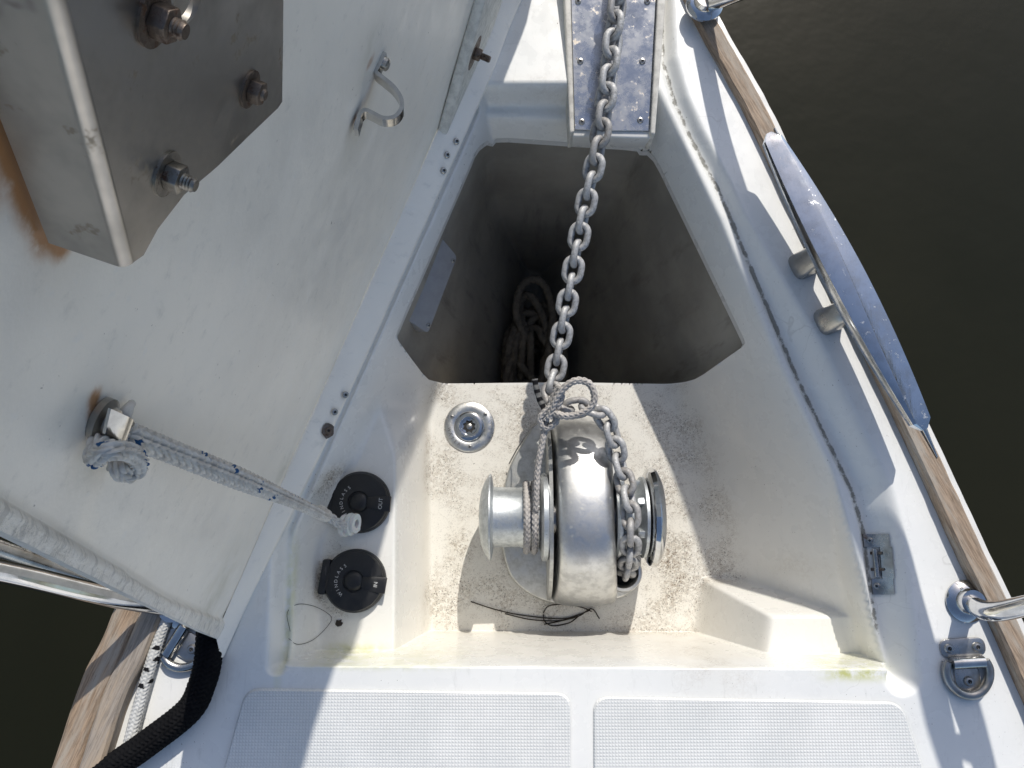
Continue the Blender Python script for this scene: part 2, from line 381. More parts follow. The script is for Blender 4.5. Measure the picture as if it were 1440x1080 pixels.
def inside(X, Y, P):
    r = np.zeros(X.shape, bool); n = len(P)
    for i in range(n):
        x1, y1 = P[i][0], P[i][1]; x2, y2 = P[(i + 1) % n][0], P[(i + 1) % n][1]
        c = ((y1 > Y) != (y2 > Y)) & (X < (x2 - x1) * (Y - y1) / (y2 - y1 + 1e-15) + x1); r ^= c
    return r
sm = lambda t: np.clip(t, 0, 1) ** 2 * (3 - 2 * np.clip(t, 0, 1))
GL = [at(*q) for q in ((402, 928, ZG), (408, 745, ZG), (430, 695, ZG), (655, 190, ZG), (672, 150, ZG))]
GF = [at(*q) for q in ((672, 150, ZG), (684, 117, 0), (797, 117, 0), (795, -200, 0), (929, -200, 0))]
GR = [at(*q) for q in ((926, -200, ZG), (926, 0, ZG), (930, 100, ZG), (946, 155, ZG), (966, 200, ZG), (1004, 272, ZG), (1035, 342, ZG), (1055, 386, ZG), (1100, 482, ZG), (1129, 547, ZG), (1163, 617, ZG), (1199, 691, ZG), (1214, 745, ZG), (1228, 850, ZG), (1243, 938, ZG))]
GA = [at(*q) for q in ((1243, 942, 0), (820, 938, 0), (402, 930, 0))]
GP = [(p.x, p.y) for p in GL + GF[1:] + GR[1:] + GA]
pl_L = plane3((602, 885, ZF), (602, 560, ZF), (556, 720, ZS))
pl_L2 = plane3((525, 540, ZS), (557, 640, ZS), (602, 552, ZF))
pl_LW = plane3((446, 900, ZS), (446, 745, ZS), (404, 850, -.03))
pl_LW2 = plane3((427, 705, -.03), (655, 195, -.03), (474, 700, ZS))
pl_R1 = plane3((1130, 600, -.045), (944, 205, -.040), (962, 548, ZF))
pl_R2 = plane3((972, 560, ZF), (1198, 705, -.045), (1190, 848, -.10))
pl_R3 = plane3((1192, 860, -.105), (1212, 932, -.105), (1228, 880, -.04))
pl_RF = plane3((984, 850, ZF), (978, 895, ZF), (1080, 900, -.105))
pl_FF = plane3((1000, 836, -.20), (1190, 836, -.20), (1100, 866, -.105))
pl_A = plane3((600, 887, ZF), (970, 889, ZF), (800, 938, -.005))
pl_F1 = plane3((720, 196, -.10), (890, 204, -.10), (800, 166, -.052))
pl_F3 = plane3((700, 150, -.05), (800, 150, -.05), (750, 118, 0))
XT0, XT1, YT0 = at(803, 117, 0).x, at(921, 117, 0).x, at(850, 172, -.05).y
Y846 = at(1100, 846, -.12).y
Y300, Y480 = at(1000, 300, 0).y, at(1000, 500, 0).y
def surface(X, Y, masks=False):
    dl, df, dr, da = [seg_dist(X, Y, P) for P in (GL, GF, GR, GA)]
    ins = inside(X, Y, GP); sg = np.where(ins, -1, 1)
    W8 = [1 / (d + .002) ** 4 for d in (dl, df, dr, da)]; tot = sum(W8)
    depth = (W8[0] * .04 + W8[2] * np.interp(Y, [Y480, Y300], [.04, .017])) / tot; wid = (W8[0] * .018 + W8[1] * .008 + W8[2] * np.interp(Y, [Y480, Y300], [.046, .019]) + W8[3] * .012) / tot
    d = np.minimum.reduce([dl, df, dr, da]) * sg
    prof = np.where(d > 0, -depth * (1 - sm(d / wid)), -depth * (1 - .22 * sm((-d - .003) / .007)))
    camber = -.012 * np.clip(np.abs(X - .08) / .7, 0, 2) ** 2 * sm(d / .1)
    D = prof + camber
    Wr = np.full(X.shape, ZF)
    sh = smin(smin(ev(pl_L, X, Y), ev(pl_L2, X, Y), .02), np.full(X.shape, ZS), .014)
    Wr = smax(Wr, sh, .035)
    Wr = smax(Wr, ev(pl_LW2, X, Y), .03); Wr = smax(Wr, ev(pl_LW, X, Y), .03)
    Rw = smax(ev(pl_R1, X, Y), ev(pl_R2, X, Y), .05); Wr = smax(Wr, Rw, .085)
    led = smin(smin(ev(pl_RF, X, Y), ev(pl_FF, X, Y), .02), np.full(X.shape, -.105), .016); Wr = smax(Wr, led, .02); Wr = smax(Wr, ev(pl_R3, X, Y), .025)
    Wr = smax(Wr, ev(pl_A, X, Y), .022)
    fr = smin(ev(pl_F1, X, Y), np.full(X.shape, -.052), .010); Wr = smax(Wr, fr, .01); Wr = smax(Wr, ev(pl_F3, X, Y), .010)
    Z = smin(D, Wr, .010)
    tz = (X > XT0) & (X < XT1) & (Y > YT0); Z = np.where(tz, np.minimum(Z, -.075), Z)
    if not masks: return Z
    return Z, d, dl, dr, da
HOLE_PX = [(615, 537), (603, 534), (594, 525), (578, 504), (558, 476), (557, 470), (575, 428), (620, 326), (662, 229), (667, 216), (674, 205.5), (684, 198), (697, 194.5), (715, 194), (800, 200), (880, 205), (898, 207), (912, 212.5), (921, 221), (930, 237), (985, 350), (1046, 476), (1048, 482), (1044, 488), (1028, 499), (990, 526), (978, 533), (964, 537), (800, 537.5)]
HOLE = []
for px, py in HOLE_PX:
    z = -.12
    for _ in range(40):
        q = at(px, py, z); z = .5 * z + .5 * float(surface(np.array([q.x]), np.array([q.y]))[0])
    HOLE.append(at(px, py, z))
HP = [(p.x, p.y) for p in HOLE]
# rail lines
RAIL_R = [(700, -420), (800, -330), (905, -160), (985, 14), (1060, 150), (1128, 290), (1205, 440), (1290, 612), (1364, 772), (1432, 915), (1530, 1150), (1640, 1500)]
RAIL_L = [(690, -420), (640, -260), (560, -60), (430, 260), (290, 610), (190, 880), (150, 965), (112, 1080), (70, 1200), (-40, 1520)]
RZ = .004
AFT_R = [Vector((1.15, -1.6, RZ)), Vector((1.4, -3.0, RZ)), Vector((1.5, -5.0, RZ))]; AFT_L = [Vector((-1.0, -1.6, RZ)), Vector((-1.25, -3.0, RZ)), Vector((-1.35, -5.0, RZ))]
rr = catmull([at(x, y, RZ) for x, y in RAIL_R] + AFT_R, .02); rl = catmull([at(x, y, RZ) for x, y in RAIL_L] + AFT_L, .02)
OUT = [(p.x, p.y) for p in rr] + [(p.x, p.y) for p in rl[::-1]]
def spaced(bands):
    out = []
    for a, b, s in bands: out += list(np.arange(a, b - 1e-9, s))
    return np.array(out + [bands[-1][1]])
gx = spaced([(-1.5, -1.1, .05), (-1.1, -.72, .02), (-.72, -.28, .003), (-.28, -.14, .0016), (-.14, .28, .003), (.28, .62, .0024), (.62, .80, .004), (.80, 1.1, .02), (1.1, 1.6, .05)])
gy = spaced([(-5.0, -1.0, .1), (-1.0, -.42, .02), (-.42, -.25, .003), (-.25, -.14, .0009), (-.14, .50, .0028), (.50, .62, .0014), (.62, .82, .004), (.82, 1.4, .02)])
X, Y = np.meshgrid(gx, gy); nx, ny = len(gx), len(gy)
def sd_hole(X, Y): return seg_dist(X, Y, HP + HP[:1]) * np.where(inside(X, Y, HP), -1, 1)
def sd_out(X, Y): return seg_dist(X, Y, OUT + OUT[:1]) * np.where(inside(X, Y, OUT), 1, -1)
near = (X > -.25) & (X < .45) & (Y > 0) & (Y < .7)
sh_ = np.full(X.shape, 1.0); sh_[near] = sd_hole(X[near], Y[near])
snap = np.abs(sh_) < .0020
e = 2e-4
xs, ys = X[snap], Y[snap]; s0 = sh_[snap]
gxx = (sd_hole(xs + e, ys) - sd_hole(xs - e, ys)) / (2 * e); gyy = (sd_hole(xs, ys + e) - sd_hole(xs, ys - e)) / (2 * e)
gl = np.maximum(np.hypot(gxx, gyy), .3); X[snap] = xs - s0 * gxx / gl ** 2; Y[snap] = ys - s0 * gyy / gl ** 2
Z, dd, dl, dr, da = surface(X, Y, True)
# masks: dirt, gutter mould, algae; alpha paints warm bounce light by depth
nz = np.zeros(X.shape)
floor_m = .62 * sm((ZF + .055 - Z) / .05) * (Y < .25)
for px, py, ax_, ay_, kk in ((640, 770, .035, .10, .95), (680, 700, .05, .06, .6), (930, 830, .05, .06, 1.15), (950, 740, .035, .12, 1.1), (800, 872, .16, .014, .8), (930, 620, .04, .06, .6), (640, 560, .05, .03, .35)):
    P = at(px, py, ZF); floor_m = np.maximum(floor_m, kk * np.exp(-((X - P.x) / ax_) ** 2 - ((Y - P.y) / ay_) ** 2) * sm((ZF + .10 - Z) / .09))
P = at(955, 790, ZF + .05); rb = np.exp(-(((X - P.x) / .05) ** 2 + ((Y - P.y) / .13) ** 2)); floor_m = np.maximum(floor_m, rb * 1.2)
P = at(470, 800, ZS); floor_m = np.maximum(floor_m, .75 * np.exp(-(((X - P.x) / .018) ** 2 + ((Y - P.y) / .10) ** 2)))
for sx_, sy_ in ((505, 706), (498, 817)):
    P = at(sx_, sy_, ZS); rad_ = np.hypot(X - P.x, Y - P.y); floor_m = np.maximum(floor_m, 1.15 * np.exp(-((rad_ - .054) / .009) ** 2) * sm((P.x + .005 - X) / .05))
P = at(740, 140, -.05); floor_m = np.maximum(floor_m, .25 * np.exp(-(((X - P.x) / .07) ** 2 + ((Y - P.y) / .02) ** 2)))
P = at(1100, 800, -.15); floor_m = np.maximum(floor_m, .30 * np.exp(-(((X - P.x) / .09) ** 2 + ((Y - P.y) / .025) ** 2)))
gut = np.exp(-(np.where(dd < 0, dd / .010, dd / .0045)) ** 2) * (dr < .03) + .45 * np.exp(-(dd / .006) ** 2) * (dl < .02) + .35 * np.exp(-((dd + .002) / .006) ** 2) * (da < .02)
gut *= .25 + .75 * sm((Y - at(1240, 930, 0).y) / .06)
alg = np.zeros(X.shape)
for px, py, z, ax, ay, kk in ((1170, 931, -.09, .05, .009, 1.3), (500, 914, -.10, .05, .008, .75), (560, 920, -.1, .1, .006, .4), (412, 850, -.06, .006, .1, .7)  ):
    P = at(px, py, z); alg = np.maximum(alg, kk * np.exp(-((X - P.x) / ax) ** 4 - ((Y - P.y) / ay) ** 2))
verts = np.stack([X, Y, Z], -1).reshape(-1, 3)
cx_, cy_ = (X[:-1, :-1] + X[1:, 1:] + X[1:, :-1] + X[:-1, 1:]) / 4, (Y[:-1, :-1] + Y[1:, 1:] + Y[1:, :-1] + Y[:-1, 1:]) / 4
keep = inside(cx_, cy_, OUT) & ~inside(cx_, cy_, HP)
idx = np.arange(nx * ny).reshape(ny, nx)
quads = np.stack([idx[:-1, :-1], idx[:-1, 1:], idx[1:, 1:], idx[1:, :-1]], -1)[keep]
used = np.zeros(nx * ny, bool); used[quads.ravel()] = True; remap = np.cumsum(used) - 1
quads = remap[quads]; verts = verts[used]
me = bpy.data.meshes.new('deck'); me.vertices.add(len(verts)); me.vertices.foreach_set('co', verts.astype(np.float32).ravel())
me.loops.add(quads.size); me.loops.foreach_set('vertex_index', quads.astype(np.int32).ravel())
me.polygons.add(len(quads)); me.polygons.foreach_set('loop_start', np.arange(0, quads.size, 4, dtype=np.int32))
me.update(calc_edges=True); finish(me, 180)
ca = me.color_attributes.new('mask', 'FLOAT_COLOR', 'POINT')
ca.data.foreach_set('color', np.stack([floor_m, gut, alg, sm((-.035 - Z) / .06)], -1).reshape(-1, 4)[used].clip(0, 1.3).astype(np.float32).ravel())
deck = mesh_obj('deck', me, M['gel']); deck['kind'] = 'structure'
def surf_z(x, y): return float(surface(np.array([x]), np.array([y]))[0])

# rim of the locker opening and the locker liner below it
ring = []
for a, b in zip(HOLE, HOLE[1:] + HOLE[:1]):
    k = max(1, int((b - a).length / .006))
    for i in range(k):
        p = a.lerp(b, i / k); ring.append(Vector((p.x, p.y, surf_z(p.x, p.y))))
n = len(ring); cen = sum(ring, Vector()) / n
v = [p + Vector((0, 0, -.0005)) for p in ring] + [p + Vector((0, 0, -.016)) for p in ring]
for p in ring:
    o = Vector((p.x - cen.x, p.y - cen.y, 0)).normalized() * .012; v.append(p + o + Vector((0, 0, -.018)))
f = [(j * n + i, j * n + (i + 1) % n, (j + 1) * n + (i + 1) % n, (j + 1) * n + i) for j in range(2) for i in range(n)]
mesh_obj('opening_rim', from_lists(v, f, 'opening_rim', 40), M['white'], deck)
KS = at(748, 378, -.82); KA_y = ring[0].y - .03; ytop = max(p.y for p in ring); ybot = min(p.y for p in ring)
rows = 16; v, f = [], []
for j in range(rows + 1):
    t = j / rows
    for i, p in enumerate(ring):
        o = Vector((p.x - cen.x, p.y - cen.y, 0)).normalized() * .013; p0 = p + o + Vector((0, 0, -.012))
        tt = (p.y - ybot) / (ytop - ybot)
        b = Vector((KS.x + .005 + (p.x - cen.x) * .10 + (.012 * (1 - tt)), KA_y + tt * (KS.y - KA_y), -.92 + .08 * tt))
        g = t ** .92
        bul = math.sin(math.pi * t) * .03
        q = p0.lerp(b, g); dirn = Vector((p.x - cen.x, 0, 0)); q += Vector((math.copysign(bul, dirn.x) * min(1, abs(dirn.x) / .05), 0, 0))
        q += Vector((mnoise.noise(q * 6), mnoise.noise(q * 6 + Vector((9, 0, 0))), 0)) * .006 * min(1, t * 6)
        v.append(q)
for j in range(rows):
    for i in range(n): f.append((j * n + i, j * n + (i + 1) % n, (j + 1) * n + (i + 1) % n, (j + 1) * n + i))
f.append(tuple(rows * n + i for i in range(n)))
mesh_obj('locker_liner', from_lists(v, f, 'locker_liner', 180), M['liner'], deck)

# topsides of the hull under the rails
hull_v, hull_f = [], []
def topside(pts, side, name, label):
    v, f = [], []
    for p in pts:
        for dx, z in ((side * .014, .0), (side * .016, -.03), (side * .005, -.10), (-side * .10, -.7), (-side * .2, -1.5)): v.append((p.x + dx, p.y, z))
    k = 5
    for i in range(len(pts) - 1):
        for j in range(k - 1): f.append((i * k + j, (i + 1) * k + j, (i + 1) * k + j + 1, i * k + j + 1))
    return mesh_obj(name, from_lists(v, f, name, 40), M['hullm'], deck)
topside(rr, 1, 'hull_side', ''); topside(rl, -1, 'hull_side', '')

# coachroof further aft
mesh_obj('coachroof', hexa([Vector((x, y, -.02)) for x, y in ((-.62, -1.25), (.78, -1.25), (.95, -4.6), (-.80, -4.6))] + [Vector((x, y, z)) for x, y, z in ((-.45, -1.75, .30), (.61, -1.75, .30), (.78, -4.5, .42), (-.62, -4.5, .42))], .05, 4), M['white'], deck)

# nonskid panels: raised sheets with rounded corners
def nonskid(px, label):
    pts = [at(x, y, 0) for x, y in px]
    out = []
    n = len(pts)
    for i, p in enumerate(pts):      # round the corners
        a, b = pts[i - 1], pts[(i + 1) % n]; r = .022
        A = p + (a - p).normalized() * r; B = p + (b - p).normalized() * r
        for k in range(7):
            t = k / 6; out.append(A.lerp(p, t).lerp(p.lerp(B, t), t))
    c = sum(out, Vector()) / len(out)
    v, f = [], []; m = len(out)
    for inset, z in ((0, .0008), (.003, .0042)):
        for p in out:
            q = p + (c - p).normalized() * inset; v.append((q.x, q.y, surf_z(q.x, q.y) + z))
    for i in range(m): f.append((i, (i + 1) % m, m + (i + 1) % m, m + i))
    bm = bmesh.new(); vv = [bm.verts.new(q) for q in v]
    for q in f: bm.faces.new([vv[i] for i in q])
    bm.faces.new(vv[m:]); bmesh.ops.recalc_face_normals(bm, faces=bm.faces)
    return mesh_obj('nonskid_panel', from_bm(bm, 'nonskid_panel', 40), M['nonskid'], deck)
nonskid([(803, 974), (803, 1500), (200, 1500), (345, 968)], '')
nonskid([(1268, 987), (1440, 1500), (836, 1500), (834, 979)], '')

# ------------------------------------------------------------------ toe rails
def rail(name, pts, prof, mat, label, group=None, root=None, part='plank'):
    fr = frames_along(pts); v, f = [], []; k = len(prof)
    for p, (t, a, b) in zip(pts, fr):
        side = Vector((-t.y, t.x, 0)).normalized()
        for o, z in prof: v.append(p + side * (o + .0008 * mnoise.noise(p * 30 + Vector((o * 90, z * 50, 0)))) + Vector((0, 0, z + .0008 * mnoise.noise(p * 45))))
    for i in range(len(pts) - 1):
        for j in range(k): f.append((i * k + j, i * k + (j + 1) % k, (i + 1) * k + (j + 1) % k, (i + 1) * k + j))
    f.append(tuple(range(k))[::-1]); f.append(tuple((len(pts) - 1) * k + j for j in range(k)))
    me = from_lists(v, f, name, 35)
    bm = bmesh.new(); bm.from_mesh(me); bmesh.ops.recalc_face_normals(bm, faces=bm.faces); bm.to_mesh(me); bm.free(); finish(me, 35)
    return mesh_obj(part, me, mat, root)
rfine = catmull([at(x, y, RZ) for x, y in RAIL_R] + AFT_R, .010); lfine = catmull([at(x, y, RZ) for x, y in RAIL_L] + AFT_L, .010)
tr = thing('toe_rail', rfine[len(rfine) // 2], 'brown teak toe rail running down the right edge past the long cleat', 'toe rail')
rail('toe_rail', rfine, [(-.018, -.022), (-.0175, .004), (-.014, .008), (.011, .008), (.014, .005), (.014, -.022)], M['teak'], '', root=tr)
rail('edge_strip', rfine, [(.0148, -.03), (.0148, .003), (.022, .003), (.024, .000), (.024, -.03)], M['white'], '', root=tr, part='edge_strip')
tl = thing('toe_rail', lfine[len(lfine) // 2], 'weathered grey and brown teak toe rail in the lower left corner', 'toe rail')
rail('toe_rail', lfine, [(.004, -.022), (.0035, .010), (.007, .013), (.030, .013), (.034, .008), (.034, -.022)], M['teakgrey'], '', root=tl)
rail('toe_rail', lfine, [(-.036, -.03), (-.036, .003), (-.031, .008), (-.002, .011), (.0025, .008), (.0025, -.022)], M['teakleft'], '', root=tl)

# ------------------------------------------------------------------ bow roller trough with its scratched plate
A0, A1, B0, B1 = at(808, 183, -.018), at(912, 185, -.018), at(803, 0, .016), at(922, 0, .016)
B0 = A0 + (B0 - A0) * 2.0; B1 = A1 + (B1 - A1) * 2.0
ro = thing('roller_trough', (A0 + A1) / 2 - Vector((0, 0, .05)), 'white moulded trough under the anchor chain at the bow', 'chain trough')
dn = Vector((0, 0, -1)); ax = (A1 - A0).normalized()
lo = .05
mesh_obj('trough_body', hexa([A0 + dn * lo + ax * -.004 + Vector((0, -.004, 0)), A1 + dn * lo + ax * .004 + Vector((0, -.004, 0)), B1 + dn * .12, B0 + dn * .12, A0 + dn * .003 + ax * -.004 + Vector((0, -.010, 0)), A1 + dn * .003 + ax * .004 + Vector((0, -.010, 0)), B1 + dn * .003, B0 + dn * .003], .003, 3), M['white'], ro)
for P0, P1, sgn, w1 in ((A0, B0, -1, .011), (A1, B1, 1, .016)):
    q = [P0 + ax * sgn * .001 + Vector((0, -.008, 0)), P0 + ax * sgn * .009 + Vector((0, -.010, 0)), P1 + ax * sgn * w1 * 1.3, P1 + ax * sgn * .001]
    mesh_obj('trough_rim', hexa([p + dn * .045 for p in q] + [p + Vector((0, 0, .009)) for p in q], .003, 3), M['rimwhite'], ro)
pl = thing('roller_plate', (A0 + A1) / 2, 'scratched steel plate screwed into the bow trough beneath the chain', 'steel plate')
pn = (A1 - A0).cross(B0 - A0).normalized()
mesh_obj('plate', hexa([p + pn * -.001 for p in (A0, A1, B1, B0)] + [p + pn * .0022 for p in (A0, A1, B1, B0)], .0007, 1), M['plate'], pl)
for px, py in ((818, 172), (900, 170), (816, 87), (903, 87), (813, 3), (910, 3), (810, -80), (918, -80)):
    o = screw(pl, on(px, py, A0, pn) + pn * .0022, pn, .0052)

# ------------------------------------------------------------------ locker lid
LA = at(300, 897, .03); LB = at(612, 190, .03)
hd = (LB - LA).normalized(); lm = Vector((hd.y, -hd.x, 0)); TH = R(83)
lu = lm * math.cos(TH) + Vector((0, 0, math.sin(TH))); ln = lm * math.sin(TH) - Vector((0, 0, math.cos(TH)))
def lid(s, u, n=0): return LA + hd * s + lu * u + ln * n
def lpx(px, py, n=0):
    q = on(px, py, LA + ln * n, ln) - LA; return q.dot(hd), q.dot(lu)
def lid_px(px, py, n=0): return on(px, py, LA + ln * n, ln)
lidT = thing('locker_lid', at(310, 922, 0), 'large white anchor locker lid propped open on the left', 'hatch lid')
s0, u0 = lpx(0, 748); aft_dir = (s0 / u0)
def outer_u(s):   # free edge of the lid, as its shadow on the deck tells
    return float(np.interp(s, [.0, .27, .45, .58, .70, .85, 1.26, 1.38], [.98, .98, .97, .87, .765, .715, .25, .23]))
NU, NS = 190, 260
v, f, msk = [], [], []
si0, ui0 = lpx(0, 697); si1, ui1 = lpx(300, 897)
rustpts = [(lpx(-40, 60), lpx(70, 325), .012, 1.1), (lpx(66, 320), lpx(90, 346), .008, 1.0), (lpx(133, 575), lpx(135, 560), .007, .9), (lpx(522, 82), lpx(517, 92), .006, .55), (lpx(498, 165), lpx(502, 182), .006, .55), (lpx(225, 30), lpx(240, 45), .012, .5), (lpx(20, 190), lpx(0, 240), .02, .55), (lpx(658, 78), lpx(656, 92), .005, .4)]
dirtpts = [(lpx(505, 190), .03), (lpx(520, 70), .025), (lpx(605, 205), .03), (lpx(140, 640), .02), (lpx(300, 840), .06), (lpx(400, 660), .03)]
def pseg(s, u, a, b):
    vx, vy = b[0] - a[0], b[1] - a[1]; t = max(0, min(1, ((s - a[0]) * vx + (u - a[1]) * vy) / (vx * vx + vy * vy + 1e-12))); return math.hypot(s - a[0] - t * vx, u - a[1] - t * vy)
for i in range(NS + 1):
    fs = (i / NS) ** 1.35
    for j in range(NU + 1):
        # each row runs from the hinge side outwards, its aft end on the aft edge
        sH = fs * 1.36; uo = outer_u(sH)
        u = uo * j / NU; s = aft_dir * u * (1 - fs) + sH * (1 - 0)
        s = min(s, 1.40)
        edge = (s - aft_dir * u) / math.hypot(1, aft_dir)       # distance from aft edge
        ew = .0085 + .012 * max(0, 1 - u / .35); rim = 1 - min(1, max(0, (edge - ew) / .009)); rim = rim * rim * (3 - 2 * rim)
        nn = .007 * rim + .0022 * mnoise.noise(Vector((s * 5, u * 5, 0))) + .0006 * mnoise.noise(Vector((s * 40, u * 22, 3)))
        nn += .0014 * rim * mnoise.noise(Vector((s * 160, u * 60, 7)))
        v.append(lid(s, u, nn))
        ru = 0
        if 0 < u < 1 and s < .95:
            for a, b, wd, kk in rustpts: ru = max(ru, kk * math.exp(-(pseg(s, u, a, b) / wd) ** 2))
        di = 0
        for (a, b), wd in dirtpts: di = max(di, math.exp(-(((s - a) ** 2 + (u - b) ** 2) / wd ** 2)))
        msk.append((ru, 1.0 * (edge < ew + .004), di, 1))
W_ = NU + 1
for i in range(NS):
    for j in range(NU): f.append((i * W_ + j, (i + 1) * W_ + j, (i + 1) * W_ + j + 1, i * W_ + j + 1))
# close the slab: outer skin 38 mm behind and edge faces
base = len(v); ringi = [i * W_ for i in range(NS + 1)] + [NS * W_ + j for j in range(1, W_)] + [i * W_ + NU for i in range(NS - 1, -1, -1)] + [j for j in range(NU - 1, 0, -1)]
for q in ringi: v.append(v[q] - ln * .030); msk.append((0, .0, .3, 1))
m_ = len(ringi)
for i in range(m_): f.append((ringi[i], base + i, base + (i + 1) % m_, ringi[(i + 1) % m_]))
f.append(tuple(base + i for i in range(m_)))
me = from_lists(v, f, 'lid_panel', 180)
bm = bmesh.new(); bm.from_mesh(me); bmesh.ops.recalc_face_normals(bm, faces=bm.faces); bm.to_mesh(me); bm.free(); finish(me, 50)
ca = me.color_attributes.new('mask', 'FLOAT_COLOR', 'POINT'); ca.data.foreach_set('color', np.array(msk, np.float32).ravel())
mesh_obj('panel', me, M['lid'], lidT)
# hinge flange: a strip from the panel out to the deck
inn = [lid_px(x, y, .001) for x, y in ((303, 892), (330, 836), (389, 708), (480, 512), (540, 376), (612, 196), (648, 108), (690, 0))]
inn = [lid(*((lambda q: (q[0], 0.004))(((p - LA).dot(hd), 0))), .002) for p in inn]
outp = [at(x, y, .012) for x, y in ((312, 925), (352, 838), (418, 704), (505, 520), (566, 384), (652, 192), (690, 106), (732, 0))]
inn.append(lid(1.34, .004, .002)); outp.append(lid(1.34, -.018, .045))
def dens(P): return catmull(P, .01)
a_, b_ = dens(inn), dens(outp); k = min(len(a_), len(b_)); a_ = [a_[int(i * (len(a_) - 1) / (k - 1))] for i in range(k)]; b_ = [b_[int(i * (len(b_) - 1) / (k - 1))] for i in range(k)]
v, f = [], []
for p, q in zip(a_, b_):
    mid = p.lerp(q, .5) + Vector((0, 0, .002))
    for r_ in (p, p.lerp(q, .08) + Vector((0, 0, .001)), mid, q + Vector((-.002, 0, .001)), q + Vector((.0005, 0, -.002)), q + Vector((-.002, 0, -.014)), p + Vector((0, 0, -.025))): v.append(r_)
kk = 7
for i in range(k - 1):
    for j in range(kk): f.append((i * kk + j, i * kk + (j + 1) % kk, (i + 1) * kk + (j + 1) % kk, (i + 1) * kk + j))
f.append(tuple(range(kk))); f.append(tuple((k - 1) * kk + j for j in range(kk)))
me = from_lists(v, f, 'hinge_flange', 180); bm = bmesh.new(); bm.from_mesh(me); bmesh.ops.recalc_face_normals(bm, faces=bm.faces); bm.to_mesh(me); bm.free(); finish(me, 50)
ca = me.color_attributes.new('mask', 'FLOAT_COLOR', 'POINT'); ca.data.foreach_set('color', np.zeros(len(me.vertices) * 4, np.float32))
fl = mesh_obj('hinge_flange', me, M['lid'], lidT)
fn = (inn[3] - outp[3]).cross(hd); fn = fn if fn.z > 0 else -fn; fn.normalize()
for px, py, ru in ((641, 199, 0), (628, 218, 0), (623, 240, 0), (485, 555, 0), (470, 579, 0), (461, 605, 1)):
    P = on(px, py, outp[3].lerp(inn[3], .4) if py > 400 else outp[5].lerp(inn[5], .4), fn)
    screw(lidT, P + fn * .002, fn, .0052, bool(ru))
    if ru:
        mesh_obj('rust_patch', moved(prism([(math.cos(a) * (.008 + .003 * random.random()), math.sin(a) * (.010 + .004 * random.random())) for a in np.linspace(0, 6.28, 14)[:-1]], .0012, .0020), frame(P, fn)), M['rustbolt'], lidT)
# rough reinforcement lip towards the bow end
q = [lid_px(612, 192), lid_px(628, 192), lid_px(692, -30), lid_px(655, -30)]
q2 = [p + hd * .12 if i > 1 else p for i, p in enumerate(q)]
mesh_obj('reinforcing_lip', hexa([p for p in q2] + [p + ln * .016 + (lu * -.002) for p in q2], .005, 3), M['roughgrp'], lidT)

# folded steel bracket on the lid
br = thing('lid_bracket', lid(*lpx(70, 325)), 'tarnished folded steel bracket bolted to the lid at top left', 'steel bracket')
DB = .038
plate_px = [(189, 368), (202, 359), (222, 322), (259, 274), (307, 233), (348, 193), (391, 152), (397, 143), (397, 130), (398, 60), (399, -60), (402, -300), (60, -150), (96, 0)]
pts = [lpx(x, y, DB) for x, y in plate_px]
def lidprism(pts, n0, n1, bevel=.001, seg=2): # polygon in lid (s,u), extruded along the lid normal
    return moved(prism([(s, u) for s, u in pts], n0, n1, bevel, seg), Matrix(((hd.x, lu.x, ln.x, LA.x), (hd.y, lu.y, ln.y, LA.y), (hd.z, lu.z, ln.z, LA.z), (0, 0, 0, 1))))
# plate with a large hole: build the polygon as two halves round the hole
hc = lpx(265, -6, DB); hr = .0105
def plate_with_hole():
    bm = bmesh.new(); outer = [Vector((s, u, 0)) for s, u in pts]; hole = [Vector((hc[0] + hr * math.cos(a), hc[1] + hr * math.sin(a), 0)) for a in np.linspace(0, 2 * math.pi, 25)[:-1]]
    ed = []
    for loop in (outer, hole):
        vv = [bm.verts.new(p) for p in loop]
        for i in range(len(vv)): ed.append(bm.edges.new((vv[i], vv[(i + 1) % len(vv)])))
    bmesh.ops.triangle_fill(bm, edges=ed, use_beauty=True)
    for fc in list(bm.faces):
        c = fc.calc_center_median()
        if (c.xy - Vector(hc)).length < hr * .9: bm.faces.remove(fc)
    g = bmesh.ops.extrude_face_region(bm, geom=list(bm.faces)); bmesh.ops.translate(bm, verts=[x for x in g['geom'] if isinstance(x, bmesh.types.BMVert)], vec=(0, 0, -.004))
    bmesh.ops.recalc_face_normals(bm, faces=bm.faces)
    bmesh.ops.transform(bm, matrix=Matrix(((hd.x, lu.x, ln.x, 0), (hd.y, lu.y, ln.y, 0), (hd.z, lu.z, ln.z, 0), (0, 0, 0, 1))), verts=bm.verts)
    bmesh.ops.translate(bm, verts=bm.verts, vec=LA + ln * DB)
    return from_bm(bm, 'plate', 30)
mesh_obj('plate', plate_with_hole(), M['bracket'], br)
# the fold and top flange back to the lid
ca_, cb_ = Vector(lpx(189, 368, DB)), Vector(lpx(96, 0, DB)); cdir = (cb_ - ca_); cb_ = ca_ + cdir * 1.6
fd = Vector((-cdir.y, cdir.x)).normalized(); fd = fd if fd.y > 0 else -fd
v, f = [], []
for c in (ca_, ca_.lerp(cb_, .5), cb_):
    prof = []
    Rb = .0055
    for k in range(7):
        a = R(90 * k / 6); prof.append((Rb * math.sin(a), DB - Rb + Rb * math.cos(a)))
    prof.append((Rb + .002, .004)); 
    inner = [(o - .0035, h - .002) for o, h in prof[::-1]]
    for o, h in prof + inner: q = c + fd * o; v.append(lid(q.x, q.y, h))
K = 16
for i in range(2):
    for j in range(K): f.append((i * K + j, i * K + (j + 1) % K, (i + 1) * K + (j + 1) % K, (i + 1) * K + j))
f.append(tuple(range(K))); f.append(tuple(2 * K + j for j in range(K)))
